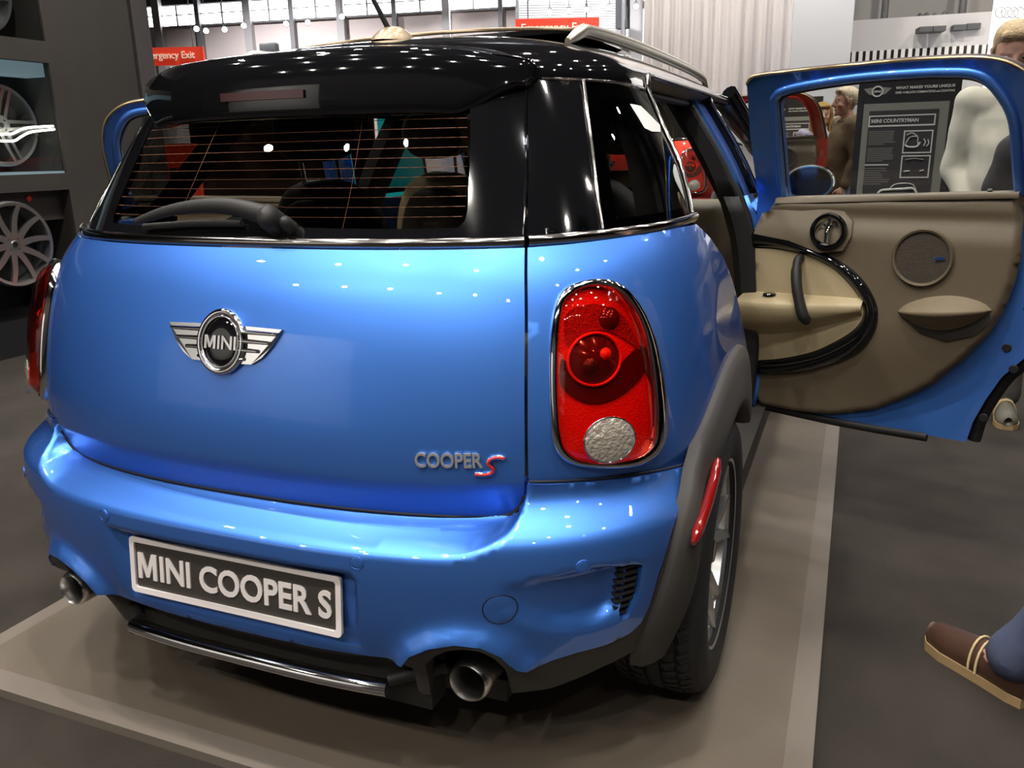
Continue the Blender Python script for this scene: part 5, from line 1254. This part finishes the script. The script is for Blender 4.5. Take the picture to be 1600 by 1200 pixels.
# man in the pale shirt behind the open door
p = person('blond man in pale shirt looking down behind the open right door', (1.745, 3.30, -.03), math.radians(-3), 1.80, ((.56, .53, .44), 'shirt'), (.13, .12, .105), (.16, .15, .12), (.52, .38, .20), headtilt=.34, headx=-.055, build=1.0, collar=True, arms=dict(el={-1: (-.225, .05, 1.14), 1: (.27, -.04, 1.15)}, wr={-1: (-.14, -.10, .95), 1: (.10, -.27, 1.10)}), sleeves=True)
tube('lanyard', smooth_path([(.07, -.085, 1.45), (.03, -.165, 1.33), (.012, -.185, 1.23), (.012, -.185, 1.20)], 5), .006, mat('lanyard', (.05, .03, .03), .6), p, 6)
bev_box('lanyard_tag', (-.004, -.198, 1.165), (.028, -.188, 1.205), .003, mat('tag_grey', (.30, .30, .30), .4), p)
cp = at(1592, 262, 3.12); mb = MB(); loft(mb, [(0, 0, -.32, .085, .05), (.0, 0, -.15, .105, .065), (-.005, 0, .0, .10, .07), (-.01, 0, .10, .065, .06), (-.01, 0, .145, .03, .045)])
ct = fuse('coat', mb, mat('coat_black', (.014, .012, .013), .9), None, .013, 3, .012); ct.location = tuple(cp); tag(ct, 'black coat draped over the arm of the man in the pale shirt', 'coat')
# man in brown jacket and fair-haired woman
person('grey-haired man in brown leather jacket and blue jeans beside the kiosk sign', (.955, 7.30, -.03), math.radians(-72), 1.80, ((.105, .070, .035), 'jacket'), (.24, .34, .52), (.06, .05, .05), (.60, .50, .34), build=1.12, collar=True, jacket_len=.84)
person('fair-haired woman in lilac top behind the open red car door', (.70, 8.30, -.03), math.radians(8), 1.72, ((.50, .46, .62), 'top'), (.05, .05, .07), (.03, .03, .03), (.42, .25, .06), longhair=True, build=.92)
# man whose shoe and jeans show at the lower right edge
ang = math.atan2(.73, -.68)+math.pi/2
p = person('person in blue jeans and brown striped shoes at the lower right edge', (1.985, .69, -.03), 0, 1.80, ((.30, .26, .22), 'jacket'), (.060, .075, .135), (.070, .034, .022), (.12, .08, .05), jacket_len=.90, feet={1: (.17, -.47, 0), -1: (-.10, .12, 0)})
p.rotation_euler = (0, 0, math.radians(-137))
# ================================================================== information kiosks
KD = mat('kiosk_dark', (.026, .024, .025), .45); KG = mat('kiosk_grey', (.30, .30, .26), .5); KP = mat('kiosk_panel', (.055, .05, .052), .5); KW = mat('kiosk_white', (.80, .79, .74), .5)
def kiosk(P0, X, label):
    """P0 top-left corner of the board, X horizontal direction"""
    r = empty('kiosk', tuple(P0)); tag(r, label, 'kiosk', 'information kiosks of the booth'); X = Vector((X[0], X[1], 0)).normalized(); Z = Vector((0, 0, 1)); N = X.cross(Z)
    M = Matrix([[X.x, Z.x, N.x, 0], [X.y, Z.y, N.y, 0], [X.z, Z.z, N.z, 0], [0, 0, 0, 1]])
    if (M @ Vector((0, 0, 1))).dot(Vector(CAM-np.array(P0))) < 0: M = M @ Matrix.Diagonal((1, 1, -1, 1))
    k = .00425
    def pr(name, x0, x1, y0, y1, z0, z1, m):
        V, F = prism_vf([(x0*k, -y1*k), (x1*k, -y1*k), (x1*k, -y0*k), (x0*k, -y0*k)], z0, z1); return mesh(name, [M @ Vector(v) for v in V], F, m, r, False)
    def tx(name, body, x0, x1, y0, y1, m, z=.006):
        V, F = fit_text(body, (x1-x0)*k, (y1-y0)*k, .0012, .035); return mesh(name, [M @ Vector((x+(x0+x1)/2*k, y-(y0+y1)/2*k, q+z)) for x, y, q in V], F, m, r, False)
    zf = P0[2]+.03
    pr('board', 0, 146, -16, 250, -.06, 0, KD); pr('grey_border', 10, 132, 37, 236, 0, .003, KG); pr('panel', 19, 119, 48, 232, .003, .005, KP)
    pr('stand', 55, 92, 250, zf/k-6, -.06, -.01, KD); pr('stand_base', 10, 136, zf/k-7, zf/k, -.25, .18, KD)
    # heading logo
    for s in (-1, 1): V, F = prism_vf([(s*x*k+28*k, -(y)*k) for x, y in ((7, 12.5), (20.5, 14), (16, 19), (12, 23), (7, 24))][::s], 0, .002); mesh('logo_wing', [M @ Vector(v) for v in V], F, KG, r, False)
    o = lathe('logo_ring', [(6.2*k, 0), (6.2*k, .003), (8.6*k, .003), (8.6*k, 0)], KW, r, 30, M @ Matrix.Translation((28*k, -18.5*k, 0))); tx('logo_text', 'MINI', 23.2, 32.8, 17, 20.5, KW, .002)
    tx('heading', 'WHAT MAKES YOURS UNIQUE', 54, 137, 12.5, 17.5, KW, .001); tx('subheading', 'OVER 14 MILLION COMBINATIONS and COUNTING', 54, 137, 20, 23.5, KW, .001)
    for a, b, c, d in ((19, 115, 55, 57), (19, 115, 70, 72.5), (19, 21, 57, 70), (113, 115, 57, 70)): pr('title_frame', a, b, c, d, .005, .0065, KW)
    tx('title', 'MINI COUNTRYMAN', 23, 91, 60.5, 66.5, KW)
    rnd = random.Random(5); y = 79
    for para in (8, 8):
        for i in range(para): pr('text_line', 21, 21+(40-rnd.random()*4 if i < para-1 else 24), y, y+1.1, .005, .0058, KG); y += 2.75
        y += 4
    pr('text_heading', 19, 54, y-1, y+1, .005, .006, KW); y += 5
    for i in range(8): pr('text_line', 19, 19+24+rnd.random()*16, y, y+1, .005, .0058, KG); y += 3.5
    for y0 in (79, 117):
        for a, b, c, d in ((72, 114, y0, y0+2), (72, 114, y0+33, y0+35), (72, 74, y0+2, y0+33), (112, 114, y0+2, y0+33)): pr('picture_frame', a, b, c, d, .005, .0065, KW)
    def ln(name, pts, w=.0035, m=KW): tube(name, [M @ Vector((a*k, -b*k, .007)) for a, b in smooth_path(pts, 4)], w, m, r, 6)
    ln('picture_line', [(76, 100), (78, 95), (82, 89), (92, 89), (93, 96), (94, 102)]); ln('picture_line', [(75, 101), (80, 104), (92, 104), (97, 97)], .006); ln('picture_line', [(101, 92), (104, 97), (102, 103)]); ln('picture_line', [(107, 93), (109, 99), (106, 104)]); ln('picture_line', [(76, 86), (84, 83), (92, 88)])
    ln('picture_line', [(78, 124), (90, 122), (104, 124)], .003, KG); ln('picture_line', [(77, 142), (86, 141)], .004); ln('picture_line', [(100, 141), (106, 140)])
    ln('car_drawing', [(40, 182), (46, 172), (58, 170), (78, 169), (92, 168), (98, 174), (98, 186), (40, 188), (40, 182)], .008); ln('car_drawing', [(58, 170), (66, 162), (80, 160), (92, 162), (98, 170)], .003)
    return r
a, b = at(1343, 125, 5.60), at(1488, 125, 5.38); KX = b-a
kiosk(a, KX, 'dark information kiosk with winged logo seen through the door window')
a2 = at(1202, 163, 10.2); kiosk(a2, KX, 'farther dark kiosk seen through the open red car door')
# ================================================================== red car ahead, same model
SKIPR = ('heater_wire', 'tread', 'wheel_bolt', 'vent_louvre', 'plate_lettering', 'lanyard')
RC = empty('car', (-.80, 5.25, .22)); tag(RC, 'red compact hatchback with open doors parked ahead of the blue car', 'car')
def copy_tree(o, parent):
    c = o.copy(); COL.objects.link(c); c.parent = parent
    if c.type == 'MESH' and len(c.data.materials) and c.data.materials[0] == PAINT:
        c.material_slots[0].link = 'OBJECT'; c.material_slots[0].material = REDP
    for ch in list(KIDS.get(o.name, [])):
        if ch.name.split('.')[0] not in SKIPR: copy_tree(ch, c)
    return c
KIDS = {}
for o in list(bpy.data.objects):
    if o.parent: KIDS.setdefault(o.parent.name, []).append(o)
for ch in list(KIDS['car']):
    if ch.name.split('.')[0] not in SKIPR: copy_tree(ch, RC)
root = empty('stage', (-.80, 5.25, -.03)); tag(root, 'raised grey stage carrying the red car', 'stage')
mb = MB(); mb.box((-.93, -.05, .03), (.93, 4.15, .247)); mb.build('stage_deck', mat('stage_grey', (.10, .095, .09), .6), root)
mb = MB(); mb.box((-.95, -.08, 0), (.95, 4.18, .03)); mb.build('stage_plinth', mat('stage_dark', (.03, .03, .03), .6), root)
bpy.data.scenes.remove(TMP)
